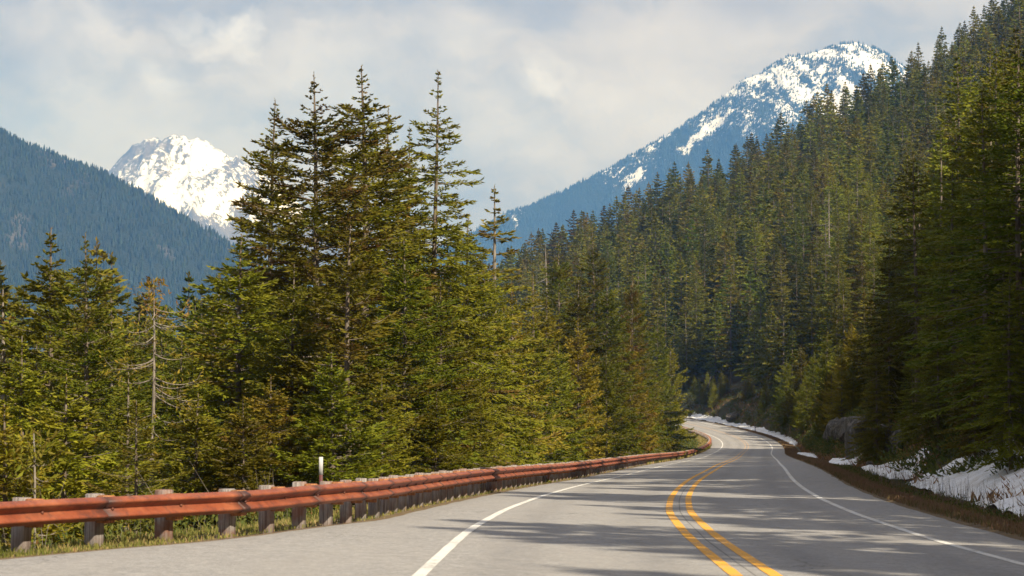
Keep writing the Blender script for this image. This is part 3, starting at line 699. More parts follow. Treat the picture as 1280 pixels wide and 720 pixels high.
# --- main cluster, centre left
front(340, 122, 78, 'big_b', 'fir_tree', 'tall slim fir forming the left spire of the central cluster', .92, 1.0)
front(393, 90, 71, 'big_a', 'fir_tree', 'broad fir with rusty cone-laden top, second spire from the left in the central cluster', 1.05, 2.2)
front(453, 80, 79, 'big_b', 'fir_tree', 'tallest fir with a forked-looking rusty top in the middle of the central cluster', 1.15, 3.9)
front(482, 132, 83, 'big_a', 'fir_tree', 'fir spire just right of the tallest one in the central cluster', .9, 5.0)
front(508, 158, 91, 'big_c', 'fir_tree', 'short dark fir peeping between the tallest spire and the right-hand spire', .8, .4)
front(543, 86, 84, 'big_c', 'fir_tree', 'sparse airy hemlock-like fir with see-through top, right spire of the central cluster', 1.12, .3)
front(585, 268, 90, 'big_b', 'fir_tree', 'bushy green fir under the right flank of the sparse spire', 1.2, 1.7)
front(617, 232, 97, 'thin', 'fir_tree', 'thin pale young fir standing alone against the sky right of the central cluster', 1.1, 1.2)
front(436, 282, 61, 'pale', 'fir_tree', 'pale yellow-green fir standing in front of the central cluster behind the marker post', 1.2, 2.9)
front(300, 292, 66, 'mid_a', 'fir_tree', 'wide low fir at the left foot of the central cluster', 1.15, 4.1)
front(365, 330, 63, 'mid_a', 'fir_tree', 'dense green fir between the wide left one and the pale front one', 1.0, 5.1)
front(505, 300, 68, 'mid_a', 'fir_tree', 'dense green fir right of the pale front one in the central cluster', 1.1, .9)
front(552, 352, 72, 'mid_a', 'fir_tree', 'rounded green fir low at the right foot of the central cluster', 1.05, 2.6)
front(268, 372, 70, 'mid_a', 'fir_tree', 'dark fir at the far left edge of the central cluster, in front of the valley', 1.0, 3.3)
front(605, 330, 92, 'mid_a', 'fir_tree', 'olive fir below the thin pale one, right of the central cluster', .9, 4.4)
front(640, 352, 102, 'pale', 'fir_tree', 'straw-coloured fir with bare pale twigs right of the central cluster', .8, .2)
front(668, 400, 108, 'young_b', 'fir_tree', 'rounded yellow-green fir between the straw-coloured one and the dark gap', .85, 1.9)
front(416, 440, 50, 'young', 'fir_tree', 'small bright fir directly behind the white-topped marker post', 1.3, 1.1)
front(478, 470, 53, 'young_b', 'fir_tree', 'small bushy fir behind the rail right of the marker post', 1.1, 2.1)
front(545, 490, 60, 'young', 'fir_tree', 'small pointed fir behind the rail below the sparse spire', 1.1, 3.1)
front(600, 470, 74, 'young_b', 'fir_tree', 'small round fir behind the rail below the thin pale one', 1.1, 4.1)
front(338, 470, 50, 'young_b', 'fir_tree', 'small leafy fir behind the fifth rail post from the left', 1.1, 5.1)
# --- left group
front(65, 284, 56, 'mid_a', 'fir_tree', 'left of the two pointed firs near the left picture edge', .95, 2.4)
front(107, 291, 51, 'big_b', 'fir_tree', 'fir with a pale trunk showing through, right of the two pointed firs at the left', .95, 3.0)
front(6, 362, 60, 'thin', 'fir_tree', 'thin brownish fir cut by the left picture edge', 1.3, .5)
front(140, 372, 60, 'mid_a', 'fir_tree', 'shorter dark fir behind the right shoulder of the left pair', 1.0, 1.5)
front(30, 420, 50, 'mid_a', 'fir_tree', 'dark bushy fir low at the left picture edge', 1.1, 2.5)
front(228, 425, 62, 'mid_a', 'fir_tree', 'low dark fir filling the gap right of the bare tree', 1.0, 3.5)
front(160, 465, 46, 'pale', 'fir_tree', 'yellowish half-open fir left of the bare tree', 1.2, 4.5)
front(82, 470, 44, 'young_b', 'fir_tree', 'small green fir under the pale-trunked one behind the rail', 1.2, 5.5)
front(248, 492, 48, 'young_b', 'fir_tree', 'small green fir right of the bare tree behind the fourth rail post', 1.2, .7)
front(8, 505, 41, 'young', 'fir_tree', 'small bright fir above the rail at the left picture edge', 1.2, 1.7)
front(305, 500, 47, 'young_b', 'fir_tree', 'narrow young fir behind the rail at the left foot of the central cluster', 1.0, 2.7)
front(172, 500, 41, 'pale', 'fir_tree', 'low pale fir with bare twigs behind the rail below the bare tree', 1.2, 1.1)
sm, sH = snag_meshes('bare_tree', 31, 11., 3.6, M_BARK_PALE, 54, tuft=4, lowest=.2, tr=.075)
def put_snag(ms, sH, name, px, ptop, D, label, rz=0, cat='bare tree', lean=0):
    Ht, x = height_for(px, ptop, D); r = empty(name, (x, D, tz(x, D) - .1), rz); k = Ht / sH; r.scale = (k, k, k); tag(r, label, cat); r.rotation_euler[1] = lean
    obj('trunk', ms[0], r)
    for m_ in ms[1]: obj('branch', m_, r)
    if len(ms) > 2: obj('crown', ms[2], r)
    return r
put_snag(sm, sH, 'bare_tree', 187, 350, 48, 'half-dead tree with long bare upcurved branches and a brown tuft on top', 5.6)
sm2, sH2 = snag_meshes('sapling', 32, 4., 1.0, M_BARK_PALE, 26, tuft=5, lowest=.15, tr=.02)
put_snag(sm2, sH2, 'sapling', 45, 545, 40, 'reddish-brown withered sapling above the rail near the left edge', 1.0, 'sapling')
sm3, sH3 = snag_meshes('dead_tree', 33, 14., 2.6, M_BARK_PALE, 90, lowest=.2, upc=.7, tr=.10)
put_snag(sm3, sH3, 'dead_tree', 684, 305, 236, 'greyish-pink leafless tree among the green firs left of the road', 1.0, 'dead tree')
put_snag(sm3, sH3, 'dead_tree', 1040, 236, 450, 'bare grey trunk standing out of the forest high on the right hillside', 2.0, 'dead tree')
put_snag(sm3, sH3, 'dead_tree', 930, 385, 480, 'thin grey dead trunk at the shaded foot of the right hillside above the bend', 3.0, 'dead tree')
# --- row behind the rail towards the bend
ROW = [(698, 428, 118, 'young_b', .9), (722, 398, 130, 'young_b', .85), (722, 350, 168, 'mid_a', 1.05), (758, 345, 172, 'mid_a', 1.15), (790, 340, 184, 'big_a', .95), (758, 440, 146, 'young', 1.1), (788, 420, 176, 'young_b', 1.0),
       (798, 352, 205, 'mid_a', .9), (811, 440, 214, 'young_b', .9), (822, 392, 256, 'mid_a', .8), (838, 425, 290, 'young_b', .85), (700, 300, 190, 'big_a', 1.0), (742, 290, 230, 'big_b', 1.0), (665, 335, 165, 'big_c', 1.0), (684, 372, 150, 'mid_a', 1.0)]
for i, (px, pt, D, key, wd) in enumerate(ROW):
    desc = ['low yellow-green fir just right of the dark gap behind the rail', 'full yellow-green fir with drooping boughs behind the rail', 'tall olive fir behind the yellow-green one', 'olive fir at the left of the sunlit clump by the bend', 'tallest fir of the sunlit clump by the bend', 'short fir at the foot of the clump near the rail', 'short fir in front of the tallest one near the rail',
            'fir on the right shoulder of the sunlit clump by the bend', 'short fir low on the right side of the sunlit clump', 'slim fir on the right slope of the clump over the bend', 'small fir near the rail where the road swings away', 'dark tall fir behind the gap, left of the clump', 'dark fir whose tip rises behind the sunlit clump', 'dark sparse fir right of the straw-coloured one', 'mid-green fir standing in the dark gap right of the central cluster'][i]
    front(px, pt, D, key, 'fir_tree', desc, wd)
rg = random.Random(12)
G_ROW = 'young firs crowding the slope behind the rail'
for s_ in np.arange(150, 335, 6.0):                       # infill of the sunlit clump towards the bend
    o_ = -8.8 - rg.uniform(0, 2.5) - 2.6 * float(s_ > 190); x, y, _ = road_at(s_, o_)
    place_tree('fir_tree', rg.choice(['young', 'young_b', 'mid_a']), x, y, np.interp(s_, [150, 240, 372], [8.5, 11.5, 12.0]) * rg.uniform(.85, 1.15), 'yellow-green young fir in the crowded row behind the rail before the bend', group=G_ROW, wide=.86, rng=rg)
for s_ in np.arange(92, 380, 9):
    o_ = -15 - rg.uniform(0, 9) - 6 * float(s_ > 320); x, y, _ = road_at(s_, o_)
    place_tree('fir_tree', rg.choice(['mid_a', 'big_a', 'big_b']), x, y, np.interp(s_, [90, 380], [14, 21]) * rg.uniform(.85, 1.1), 'olive fir in the second row down the slope behind the rail', group='second row of firs behind the rail', wide=1.05, rng=rg)
print('front trees', round(time.time() - T0, 1))

# --- right hillside and valley forest
rng = np.random.default_rng(99)
def jgrid(x0, x1, y0, y1, sp):
    gx, gy = np.meshgrid(np.arange(x0, x1, sp), np.arange(y0, y1, sp), indexing='ij')
    return (gx + rng.uniform(-.48, .48, gx.shape) * sp).ravel(), (gy + rng.uniform(-.48, .48, gy.shape) * sp).ravel()
def infr(X, Y, m=.02): return (Y > 5) & (np.abs(X / np.maximum(Y, 1)) < .237 + m)
cand = []
for (x0, x1, y0, y1, sp) in [(-10, 110, 30, 260, 5.2), (-90, 160, 260, 520, 7.4), (-160, 240, 520, 900, 8.2)]:
    X, Y = jgrid(x0, x1, y0, y1, sp); s_, o_ = road_coords(X, Y); u_ = o_ - EDGE_R
    lim = 8.5 + 2.0 * (Y < 130) + 5.5 * ((Y >= 130) & (Y < 400))
    k = (u_ > lim) & infr(X, Y, .02 + 4 / np.maximum(Y, 20)) & (u_ < 420); cand.append(np.stack([X[k], Y[k], u_[k]], 1))
C = np.concatenate(cand)
_h = np.array([math.cos(R(SUN_AZ)), math.sin(R(SUN_AZ))]); _t = (C[:, 0] - 46) * _h[0] + (C[:, 1] - 325) * _h[1]; _q = np.abs(-(C[:, 0] - 46) * _h[1] + (C[:, 1] - 325) * _h[0])
C = C[~((_q < 24) & (_t > -8) & (_t < 92))]
# thin out trees that would stand right at the picture's right edge close to the camera
C = C[~((C[:, 1] < 62) & (C[:, 2] > 30))]
hgt = rng.uniform(17, 31, len(C)) * np.interp(C[:, 1], [90, 260, 500], [.85, 1.05, .95]) * np.where(rng.random(len(C)) < .12, 1.12, 1.0) * (.82 + .18 * sstep(8, 30, C[:, 2]))
hgt = hgt * (1 + .12 * fbm(C[:, 0] / 40, C[:, 1] / 40, 2, 7))
zc = terr(C[:, 0], C[:, 1])
order = np.argsort(C[:, 1] / hgt)
G_HILL = 'conifers of the right hillside forest'
near_n = 215
keys = ['hill_a', 'hill_b', 'hill_c', 'hill_d']
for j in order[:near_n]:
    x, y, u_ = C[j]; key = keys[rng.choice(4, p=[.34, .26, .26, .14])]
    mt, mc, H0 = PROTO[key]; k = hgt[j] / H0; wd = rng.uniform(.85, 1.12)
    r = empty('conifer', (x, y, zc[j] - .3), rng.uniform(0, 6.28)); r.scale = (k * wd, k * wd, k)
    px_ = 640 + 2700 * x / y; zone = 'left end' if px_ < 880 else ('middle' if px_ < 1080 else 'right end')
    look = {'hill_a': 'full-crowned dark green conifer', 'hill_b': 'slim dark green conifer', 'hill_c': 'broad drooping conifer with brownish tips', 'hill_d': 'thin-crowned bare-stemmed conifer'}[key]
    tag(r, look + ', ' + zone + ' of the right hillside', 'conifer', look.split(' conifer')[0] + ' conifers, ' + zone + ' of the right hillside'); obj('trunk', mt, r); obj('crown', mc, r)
rest = order[near_n:]
def scatter(name, pts, scl, rot, vid, protos, label=None, cat=None):
    me = bpy.data.meshes.new(name); n = len(pts)
    me.vertices.add(n); me.vertices.foreach_set('co', np.asarray(pts, np.float32).ravel())
    a = me.attributes.new('tree_scale', 'FLOAT_VECTOR', 'POINT'); a.data.foreach_set('vector', np.asarray(scl, np.float32).ravel())
    a = me.attributes.new('tree_turn', 'FLOAT_VECTOR', 'POINT'); rr = np.zeros((n, 3), np.float32); rr[:, 2] = rot; a.data.foreach_set('vector', rr.ravel())
    a = me.attributes.new('tree_kind', 'INT', 'POINT'); a.data.foreach_set('value', np.asarray(vid, np.int32))
    o = obj(name, me); ng = bpy.data.node_groups.new(name, 'GeometryNodeTree')
    ng.interface.new_socket('Geometry', in_out='INPUT', socket_type='NodeSocketGeometry'); ng.interface.new_socket('Geometry', in_out='OUTPUT', socket_type='NodeSocketGeometry')
    gi = ng.nodes.new('NodeGroupInput'); go = ng.nodes.new('NodeGroupOutput'); ip = ng.nodes.new('GeometryNodeInstanceOnPoints'); jn = ng.nodes.new('GeometryNodeJoinGeometry')
    for p in protos:
        po = bpy.data.objects.new(name + '_source', p); oi = ng.nodes.new('GeometryNodeObjectInfo'); oi.inputs['Object'].default_value = po; oi.inputs['As Instance'].default_value = True
        ng.links.new(oi.outputs['Geometry'], jn.inputs[0])
    def na(nm, ty):
        q = ng.nodes.new('GeometryNodeInputNamedAttribute'); q.data_type = ty; q.inputs[0].default_value = nm
        return [s for s in q.outputs if s.enabled and s.name == 'Attribute'][0]
    ng.links.new(gi.outputs[0], ip.inputs['Points']); ng.links.new(jn.outputs[0], ip.inputs['Instance'])
    ip.inputs['Pick Instance'].default_value = True
    ng.links.new(na('tree_kind', 'INT'), ip.inputs['Instance Index']); ng.links.new(na('tree_turn', 'FLOAT_VECTOR'), ip.inputs['Rotation']); ng.links.new(na('tree_scale', 'FLOAT_VECTOR'), ip.inputs['Scale'])
    ng.links.new(ip.outputs[0], go.inputs[0])
    m = o.modifiers.new('scatter', 'NODES'); m.node_group = ng
    tag(o, label, cat, kind='stuff'); return o
pts = [np.stack([C[rest, 0], C[rest, 1], zc[rest] - .3], 1)]; hs = [hgt[rest]]
# trees beside and behind the camera on the right (they shade the road), and off to the right of the frame
X, Y = jgrid(8, 95, -75, 330, 4.8); s_, o_ = road_coords(X, Y); u_ = o_ - EDGE_R
k = (u_ > 7.0) & (u_ < 75) & (~infr(X, Y, .02 + 4 / np.maximum(np.abs(Y), 20))) & (X > Y * .2)
k &= rng.random(len(X)) < np.where(Y < 60, .78, .9)
_t = (X - 46) * _h[0] + (Y - 325) * _h[1]; _q = np.abs(-(X - 46) * _h[1] + (Y - 325) * _h[0]); k &= ~((_q < 24) & (_t > -8) & (_t < 92))
X, Y = X[k], Y[k]; pts.append(np.stack([X, Y, terr(X, Y) - .3], 1)); hs.append(rng.uniform(14, 25, len(X)))
pts = np.concatenate(pts); hs = np.concatenate(hs); n = len(pts); wd = rng.uniform(.88, 1.2, n)
scatter('hillside_forest', pts, np.stack([hs / 22 * wd, hs / 22 * wd, hs / 22], 1), rng.uniform(0, 6.28, n), rng.integers(0, 5, n), [p for p, _ in FARP], 'dense conifer forest covering the far part of the right hillside', 'forest')
# valley floor forest left
X, Y = jgrid(-170, 20, 200, 640, 5.6); s_, o_ = road_coords(X, Y)
k = (o_ < -32) & infr(X, Y, .03) & (X < -4 + 0 * Y); X, Y = X[k], Y[k]; zv = terr(X, Y)
hv = rng.uniform(20, 29, len(X))
n = len(X); wd = rng.uniform(.95, 1.25, n)
scatter('valley_forest', np.stack([X, Y, zv - .3], 1), np.stack([hv / 22 * wd, hv / 22 * wd, hv / 22], 1), rng.uniform(0, 6.28, n), rng.integers(0, 5, n), [p for p, _ in FARP], 'dark conifer forest on the valley floor beyond the left trees', 'forest')
print('forest', len(C), n, round(time.time() - T0, 1))
rv = random.Random(41)
for i in range(85):
    y = rv.uniform(98, 205); px = rv.uniform(-20, 700); x = at_px(px, y)
    if road_coords([x], [y])[1][0] > -24: continue
    place_tree('conifer', rv.choice(['hill_a', 'hill_b', 'hill_c', 'big_a']), x, y, max(6, height_for(px, rv.uniform(372, 450), y)[0]), 'dark conifer on the valley floor glimpsed between the left trees', group='valley conifers behind the left trees', wide=.95, rng=rv)
# far slopes: tiny jagged trees
def tiny_tree(seed, H=20., Rm=3.6, tiers=5, k=7):
    rg_ = np.random.default_rng(seed); V, F = [], []
    for t in range(tiers):
        z0 = H * (.08 + .86 * t / tiers); z1 = min(H, z0 + H * .36); r_ = Rm * (1 - t / tiers * .85); b0 = len(V); V.append([0, 0, z1])
        for j in range(k * 2):
            a = math.pi * j / k; rr = r_ * (1.0 if j % 2 == 0 else .55) * rg_.uniform(.75, 1.2); V.append([rr * math.cos(a), rr * math.sin(a), z0 + rg_.uniform(-.4, .4)])
        for j in range(k * 2): F.append([b0, b0 + 1 + j, b0 + 1 + (j + 1) % (k * 2)])
    V = np.array(V); return mesh_np('tiny_conifer', V, np.array(F), M_NEEDLE_FAR, attrs={'tint': np.stack([np.full(len(V), .5), np.zeros(len(V)), np.zeros(len(V))], 1)})
TINY = [tiny_tree(i) for i in range(3)]
from mathutils.bvhtree import BVHTree
def slope_forest(name, M, dens, H0, H1, snow_lim, label, seed):
    XX, YY, ZZ, SN = M; rg_ = np.random.default_rng(seed)
    x0, x1 = XX[0, 0], XX[-1, 0]; yv = YY[0]
    n = int(dens); X = rg_.uniform(x0, x1, n); Y = rg_.uniform(yv[0], yv[-1] * .35 + YY[0, len(yv) // 2] * .65, n)
    fi = np.interp(X, XX[:, 0], np.arange(XX.shape[0])); fj = np.interp(Y, yv, np.arange(len(yv)))
    i = np.minimum(fi.astype(int), XX.shape[0] - 2); j = np.minimum(fj.astype(int), len(yv) - 2); a = fi - i; b_ = fj - j
    bl = lambda A: A[i, j] * (1 - a) * (1 - b_) + A[i + 1, j] * a * (1 - b_) + A[i, j + 1] * (1 - a) * b_ + A[i + 1, j + 1] * a * b_
    z = bl(ZZ); sn = bl(SN)
    k = infr(X, Y, .01) & (z > -15) & (rg_.random(n) < .14 + .9 * sstep(snow_lim + .14, snow_lim - .12, sn))
    X, Y, z = X[k], Y[k], z[k]; m = len(X); h = rg_.uniform(H0, H1, m) / 20 * (1 + .2 * fbm(X / 120, Y / 120, 3, 4)); wd = rg_.uniform(1.0, 1.5, m)
    print(name, m)
    scatter(name, np.stack([X, Y, z - 1], 1), np.stack([h * wd, h * wd, h], 1), rg_.uniform(0, 6.28, m), rg_.integers(0, 3, m), TINY, label, 'forest')
slope_forest('ridge_forest', RIDGE, 110000, 9, 17, .6, 'hazy blue conifer forest covering the long ridge at the left', 3)
slope_forest('mountain_forest', MTR, 150000, 9, 17, .50, 'sparse hazy forest climbing the snowy mountain at the right', 4)
print('far forest', round(time.time() - T0, 1))

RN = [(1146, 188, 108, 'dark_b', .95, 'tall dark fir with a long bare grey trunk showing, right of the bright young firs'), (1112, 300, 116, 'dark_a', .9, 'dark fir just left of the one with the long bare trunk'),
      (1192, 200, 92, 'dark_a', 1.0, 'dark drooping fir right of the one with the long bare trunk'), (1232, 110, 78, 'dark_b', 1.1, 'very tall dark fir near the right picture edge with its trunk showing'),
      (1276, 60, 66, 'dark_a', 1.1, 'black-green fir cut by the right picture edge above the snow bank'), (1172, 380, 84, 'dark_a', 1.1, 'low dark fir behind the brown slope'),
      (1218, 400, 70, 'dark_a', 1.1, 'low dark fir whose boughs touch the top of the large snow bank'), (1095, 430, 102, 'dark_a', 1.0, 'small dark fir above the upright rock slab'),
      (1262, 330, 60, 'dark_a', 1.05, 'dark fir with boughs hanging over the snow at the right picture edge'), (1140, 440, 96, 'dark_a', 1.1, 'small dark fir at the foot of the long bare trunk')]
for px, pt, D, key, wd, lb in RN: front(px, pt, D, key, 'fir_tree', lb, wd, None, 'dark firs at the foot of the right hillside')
# --- young bright firs and dark understorey above the cut bank
rg = random.Random(77)
YB = [(983, 448, 374), (1001, 432, 366), (1018, 440, 352), (1034, 418, 340), (1050, 424, 322), (1064, 404, 306), (1080, 410, 286), (1096, 392, 262), (1008, 470, 340), (1038, 462, 296), (1066, 455, 236)]
ORD = ['leftmost', 'second from the left', 'third from the left', 'fourth from the left', 'fifth from the left', 'sixth from the left', 'seventh from the left', 'rightmost']
for i, (px, pt, D) in enumerate(YB):
    Ht, x = height_for(px, pt, D)
    place_tree('young_fir', 'young' if i % 2 else 'young_b', x, D, min(Ht, 14.5), ('bright yellow-green young fir on the cut bank, ' + ORD[i] + ' of the tall ones') if i < 8 else ['low bright fir under the left of the bright group', 'low bright fir under the middle of the bright group', 'low bright fir under the right of the bright group, above the grey rock face'][i - 8], group='bright young firs above the cut bank', wide=.95, rng=rg)
for i in range(24):
    s_ = rg.uniform(225, 385); o_ = EDGE_R + rg.uniform(4.5, 11.5); x, y, _ = road_at(s_, o_)
    place_tree('young_fir', rg.choice(['young', 'young_b']), x, y, rg.uniform(5, 9.5), 'bright yellow-green young fir crowded on the cut bank before the bend', group='crowded bright young firs on the right bank', wide=.95, rng=rg)
for i in range(80):
    s_ = rg.uniform(66, 475); o_ = EDGE_R + rg.uniform(4.8, 9.5) + 1.2 * float(130 < s_ < 360) + .8 * (s_ < 110); x, y, _ = road_at(s_, o_)
    hh = rg.uniform(1.5, 3.8) + 1.5 * float(s_ > 300)
    place_tree('young_fir', rg.choice(['young', 'young_b']), x, y, hh, 'small dark young fir on the shaded bank right of the road', group='small firs on the right bank', wide=.85, rng=rg)

# ------------------------------------------------------------------ guardrail
def box(c0, c1):
    x0, y0, z0 = c0; x1, y1, z1 = c1
    V = np.array([[x0, y0, z0], [x1, y0, z0], [x1, y1, z0], [x0, y1, z0], [x0, y0, z1], [x1, y0, z1], [x1, y1, z1], [x0, y1, z1]], float)
    return V, np.array([[0, 3, 2, 1], [4, 5, 6, 7], [0, 1, 5, 4], [1, 2, 6, 5], [2, 3, 7, 6], [3, 0, 4, 7]])
def bev_box(c0, c1, b=.012):
    """box with chamfered vertical edges and top"""
    x0, y0, z0 = c0; x1, y1, z1 = c1
    ring = lambda i, z: [[x0 + i + b, y0 + i, z], [x1 - i - b, y0 + i, z], [x1 - i, y0 + i + b, z], [x1 - i, y1 - i - b, z], [x1 - i - b, y1 - i, z], [x0 + i + b, y1 - i, z], [x0 + i, y1 - i - b, z], [x0 + i, y0 + i + b, z]]
    V = np.array(ring(0, z0) + ring(0, z1 - b) + ring(b, z1)); F = []
    for r_ in (0, 8):
        for j in range(8): F.append([r_ + j, r_ + (j + 1) % 8, r_ + 8 + (j + 1) % 8, r_ + 8 + j])
    F.append([16, 17, 18, 19]); F.append([16, 19, 20, 23]); F.append([20, 21, 22, 23]); F.append([0, 3, 2, 1]); F.append([7, 4, 3, 0]); F.append([7, 6, 5, 4])
    return V, np.array(F)
PITCH_S = 1.5
rail_s = [20.0]
while rail_s[-1] < 398:
    a = road_at(rail_s[-1], RAIL_O(rail_s[-1])); s2 = rail_s[-1] + PITCH_S
    for _ in range(4):
        b_ = road_at(s2, RAIL_O(s2)); s2 += PITCH_S - np.hypot(*(b_ - a)[:2])
    rail_s.append(s2)
rail_s = np.array(rail_s)
def rail_frame(s):
    p = road_at(s, RAIL_O(s)); q = road_at(s + .4, RAIL_O(s + .4)); m = road_at(s - .4, RAIL_O(s - .4))
    t = (q - m); t[2] = 0; t /= np.linalg.norm(t); n = np.array([t[1], -t[0], 0])       # n points to the road
    p = p.copy(); p[2] = tz(p[0], p[1]); return p, t, n
RTOP = lambda s: float(np.interp(s, [20, 28, 40], [.64, .66, .70]))
p0, t0, n0 = rail_frame(28.0)
gr = empty('guardrail', tuple(road_at(28.0, RAIL_O(28.0)))); tag(gr, 'long rust-brown steel guardrail on weathered wooden posts along the left road edge', 'guardrail')
gloc = Vector(gr.location)
post_me = [mesh_np('post', *bev_box((-.095, -.095, -.35), (.095, .095, h_), .012), M_POST) for h_ in (.70, .715, .69)]
blk_me = mesh_np('spacer_block', *bev_box((-.09, -.09, -.36), (.09, .09, 0), .01), M_BLOCK)
a = np.arange(8) / 8 * 2 * math.pi
bv = np.concatenate([[[0, -.0, 0]], np.stack([np.cos(a) * .02, np.zeros(8), np.sin(a) * .02], 1), np.stack([np.cos(a) * .02, np.full(8, .018), np.sin(a) * .02], 1), [[0, .024, 0]]])
bf = [[9 + (j + 1) % 8, 9 + j, 17] for j in range(8)]
bq = [[1 + j, 9 + j, 9 + (j + 1) % 8, 1 + (j + 1) % 8] for j in range(8)]
bolt_me = mesh_np('bolt', bv, [np.array(bf), np.array(bq)], M_RUST, attrs={'stain': np.full(18, .6)})
rg = random.Random(3)
posts = []
for i, s_ in enumerate(rail_s):
    p, t, n_ = rail_frame(s_); top = RTOP(s_)
    rz = math.atan2(-t[0], t[1]) 
    po = obj('post', post_me[i % 3], gr); po.location = Vector(p) - gloc; po.rotation_euler = (rg.uniform(-.018, .018), rg.uniform(-.02, .02), rz + rg.uniform(-.05, .05))
    po.scale = (1, 1, (top + .035) / .70)
    bl = obj('spacer_block', blk_me, po); bl.location = (.187, 0, (top + rg.uniform(.0, .022)) * .70 / (top + .035)); bl.rotation_euler = (0, 0, rg.uniform(-.06, .06))
    if i < 24:
        bo = obj('bolt', bolt_me, po); bo.location = (.187 + .105, 0, (top - .155) * .70 / (top + .035)); bo.rotation_euler = (0, 0, -math.pi / 2)
# W-beam profile: (outwards, down)
PR = [(0.0, 0.0), (.010, .001), (.068, .040), (.080, .052), (.083, .066), (.078, .079), (.016, .133), (.006, .146), (.006, .166), (.016, .179), (.078, .233), (.083, .246), (.080, .260), (.068, .272), (.010, .311), (0, .312)]
PR = np.array(PR)
for k in range(0, len(rail_s) - 2, 2):
    s0, s1 = rail_s[k] - (.16 if k else 0), rail_s[k + 2] + .0
    ns = 9; V = []; st = []
    for j, s_ in enumerate(np.linspace(s0, s1, ns)):
        p, t, n_ = rail_frame(s_); top = RTOP(s_); edge_ = j == 0 and k > 0
        base = p + n_ * (.28 + .002 * (k % 4 == 0) + (.004 if j == 0 else 0)) + np.array([0, 0, top])
        o2 = PR[:, 0] * 1.25 ; V.append(base[None] + n_[None] * o2[:, None] - np.array([[0, 0, 1.]]) * PR[:, 1:2])
        lap = min(abs(s_ - s0), abs(s1 - s_)); mid = abs(s_ - rail_s[k + 1])
        st.append(np.clip(.9 - lap * 4, 0, .9) * np.ones(len(PR)) + (np.clip(.55 - mid * 2.2, 0, .5)) * (np.abs(PR[:, 1] - .156) < .05))
    V = np.concatenate(V); nO = len(V)
    V2_ = V.copy(); V2_ -= np.repeat(np.array([rail_frame(s_)[2] for s_ in np.linspace(s0, s1, ns)]), len(PR), 0) * .004
    Fo = grid_faces(ns, len(PR)); Fi = Fo[:, ::-1] + nO
    m_ = len(PR); e1 = [[j, j + nO, j + 1 + nO, j + 1] for j in range(m_ - 1)]; q0 = (ns - 1) * m_; e2 = [[q0 + j, q0 + j + 1, q0 + j + 1 + nO, q0 + j + nO] for j in range(m_ - 1)]
    e3 = [[i_ * m_, (i_ + 1) * m_, (i_ + 1) * m_ + nO, i_ * m_ + nO] for i_ in range(ns - 1)]
    st = np.clip(np.concatenate(st), 0, .95)
    gl = np.array(gloc)
    me = mesh_np('rail_beam', np.concatenate([V, V2_]) - gl, np.concatenate([Fo, Fi, e1, e2, e3]), M_RUST, False, attrs={'stain': np.concatenate([st, st])})
    obj('rail_beam', me, gr)
print('rail', len(rail_s), round(time.time() - T0, 1))

# --- marker posts
M_MW, nt, b, _ = new_mat('reflective_white'); b.inputs['Base Color'].default_value = (.50, .51, .53, 1)
M_MB, nt, b, _ = new_mat('brown_plastic'); b.inputs['Base Color'].default_value = (.10, .035, .035, 1); b.inputs['Roughness'].default_value = .6
def marker(x, y, h, wd, label, mt=None):
    r = empty('marker_post', (x, y, tz(x, y))); tag(r, label, 'marker post')
    V, F = bev_box((-wd / 2, -.012, -.2), (wd / 2, .012, h * .72), .004); obj('stake', mesh_np('stake', V, F, M_MB), r)
    V, F = bev_box((-wd / 2 - .003, -.016, h * .72), (wd / 2 + .003, .016, h), .004); obj('reflector', mesh_np('reflector', V, F, mt or M_MW), r)
ym = 38.6; xm = at_px(402, ym); marker(xm, ym, CAM_Z - 53 / 2700 * ym - tz(xm, ym), .062, 'white-topped brown marker post standing behind the rusty guardrail')
for s_, lb in ((388, 'thin dark marker post by the snow where the road bends left'),):
    x, y, _ = road_at(s_, 6.2); marker(x, y, 1.3, .12, lb, M_MB)
# leaning pale dead stem at the far bend
V, F = tube(np.array([[0, 0, -.3], [.25, 0, 1.5], [.7, .05, 3.2], [1.1, .1, 4.6]]), np.array([.16, .13, .10, .05]), 8)
x, y = at_px(882, 445), 445.0; o = obj('leaning_log', mesh_np('leaning_log', V, F, M_BARK_PALE, True)); o.location = (x, y, tz(x, y)); tag(o, 'pale dead stem leaning on the bank beyond the bend', 'log')

# ------------------------------------------------------------------ snow patches
def snow_patch(label, s0, s1, oc, ow, thick, seed, ns=90, no=30):
    s = np.linspace(s0, s1, ns); oo = np.linspace(-1, 1, no)
    S2, U = np.meshgrid(s, oo, indexing='ij'); t = (S2 - s0) / (s1 - s0)
    oc_ = np.interp(t, np.linspace(0, 1, len(oc)), oc); ow_ = np.interp(t, np.linspace(0, 1, len(ow)), ow)
    O = oc_ + U * ow_
    P = road_at(S2.ravel(), O.ravel()); z = terr_so(S2.ravel(), O.ravel(), P[:, 0], P[:, 1])
    m = 1 - np.maximum(np.abs(U), np.abs(2 * t - 1) ** 3)
    m = m.ravel() + .48 * fbm(P[:, 0] / 1.6, P[:, 1] / 2.6, 4, seed)
    hgt_ = thick * np.clip(m * 1.6, -.6, 1) ** 1 + .09 * fbm(P[:, 0] / .8, P[:, 1] / 1.2, 4, seed + 5) * (m > 0)
    z = z + np.where(m > 0, .05, -.12) + hgt_
    P[:, 2] = z
    F = grid_faces(ns, no)
    keep = (m[F] > -.12).any(1); F = F[keep]
    me = mesh_np('snow_patch', P, F, M_SNOW, True)
    o = obj('snow_patch', me); tag(o, label, 'snow'); return o
snow_patch('large crusty snow bank lying against the brown slope at the right edge', 41, 78, [8.9, 9.3, 9.1, 9.0, 8.2], [1.7, 2.2, 1.7, 1.9, .9], .34, 3)
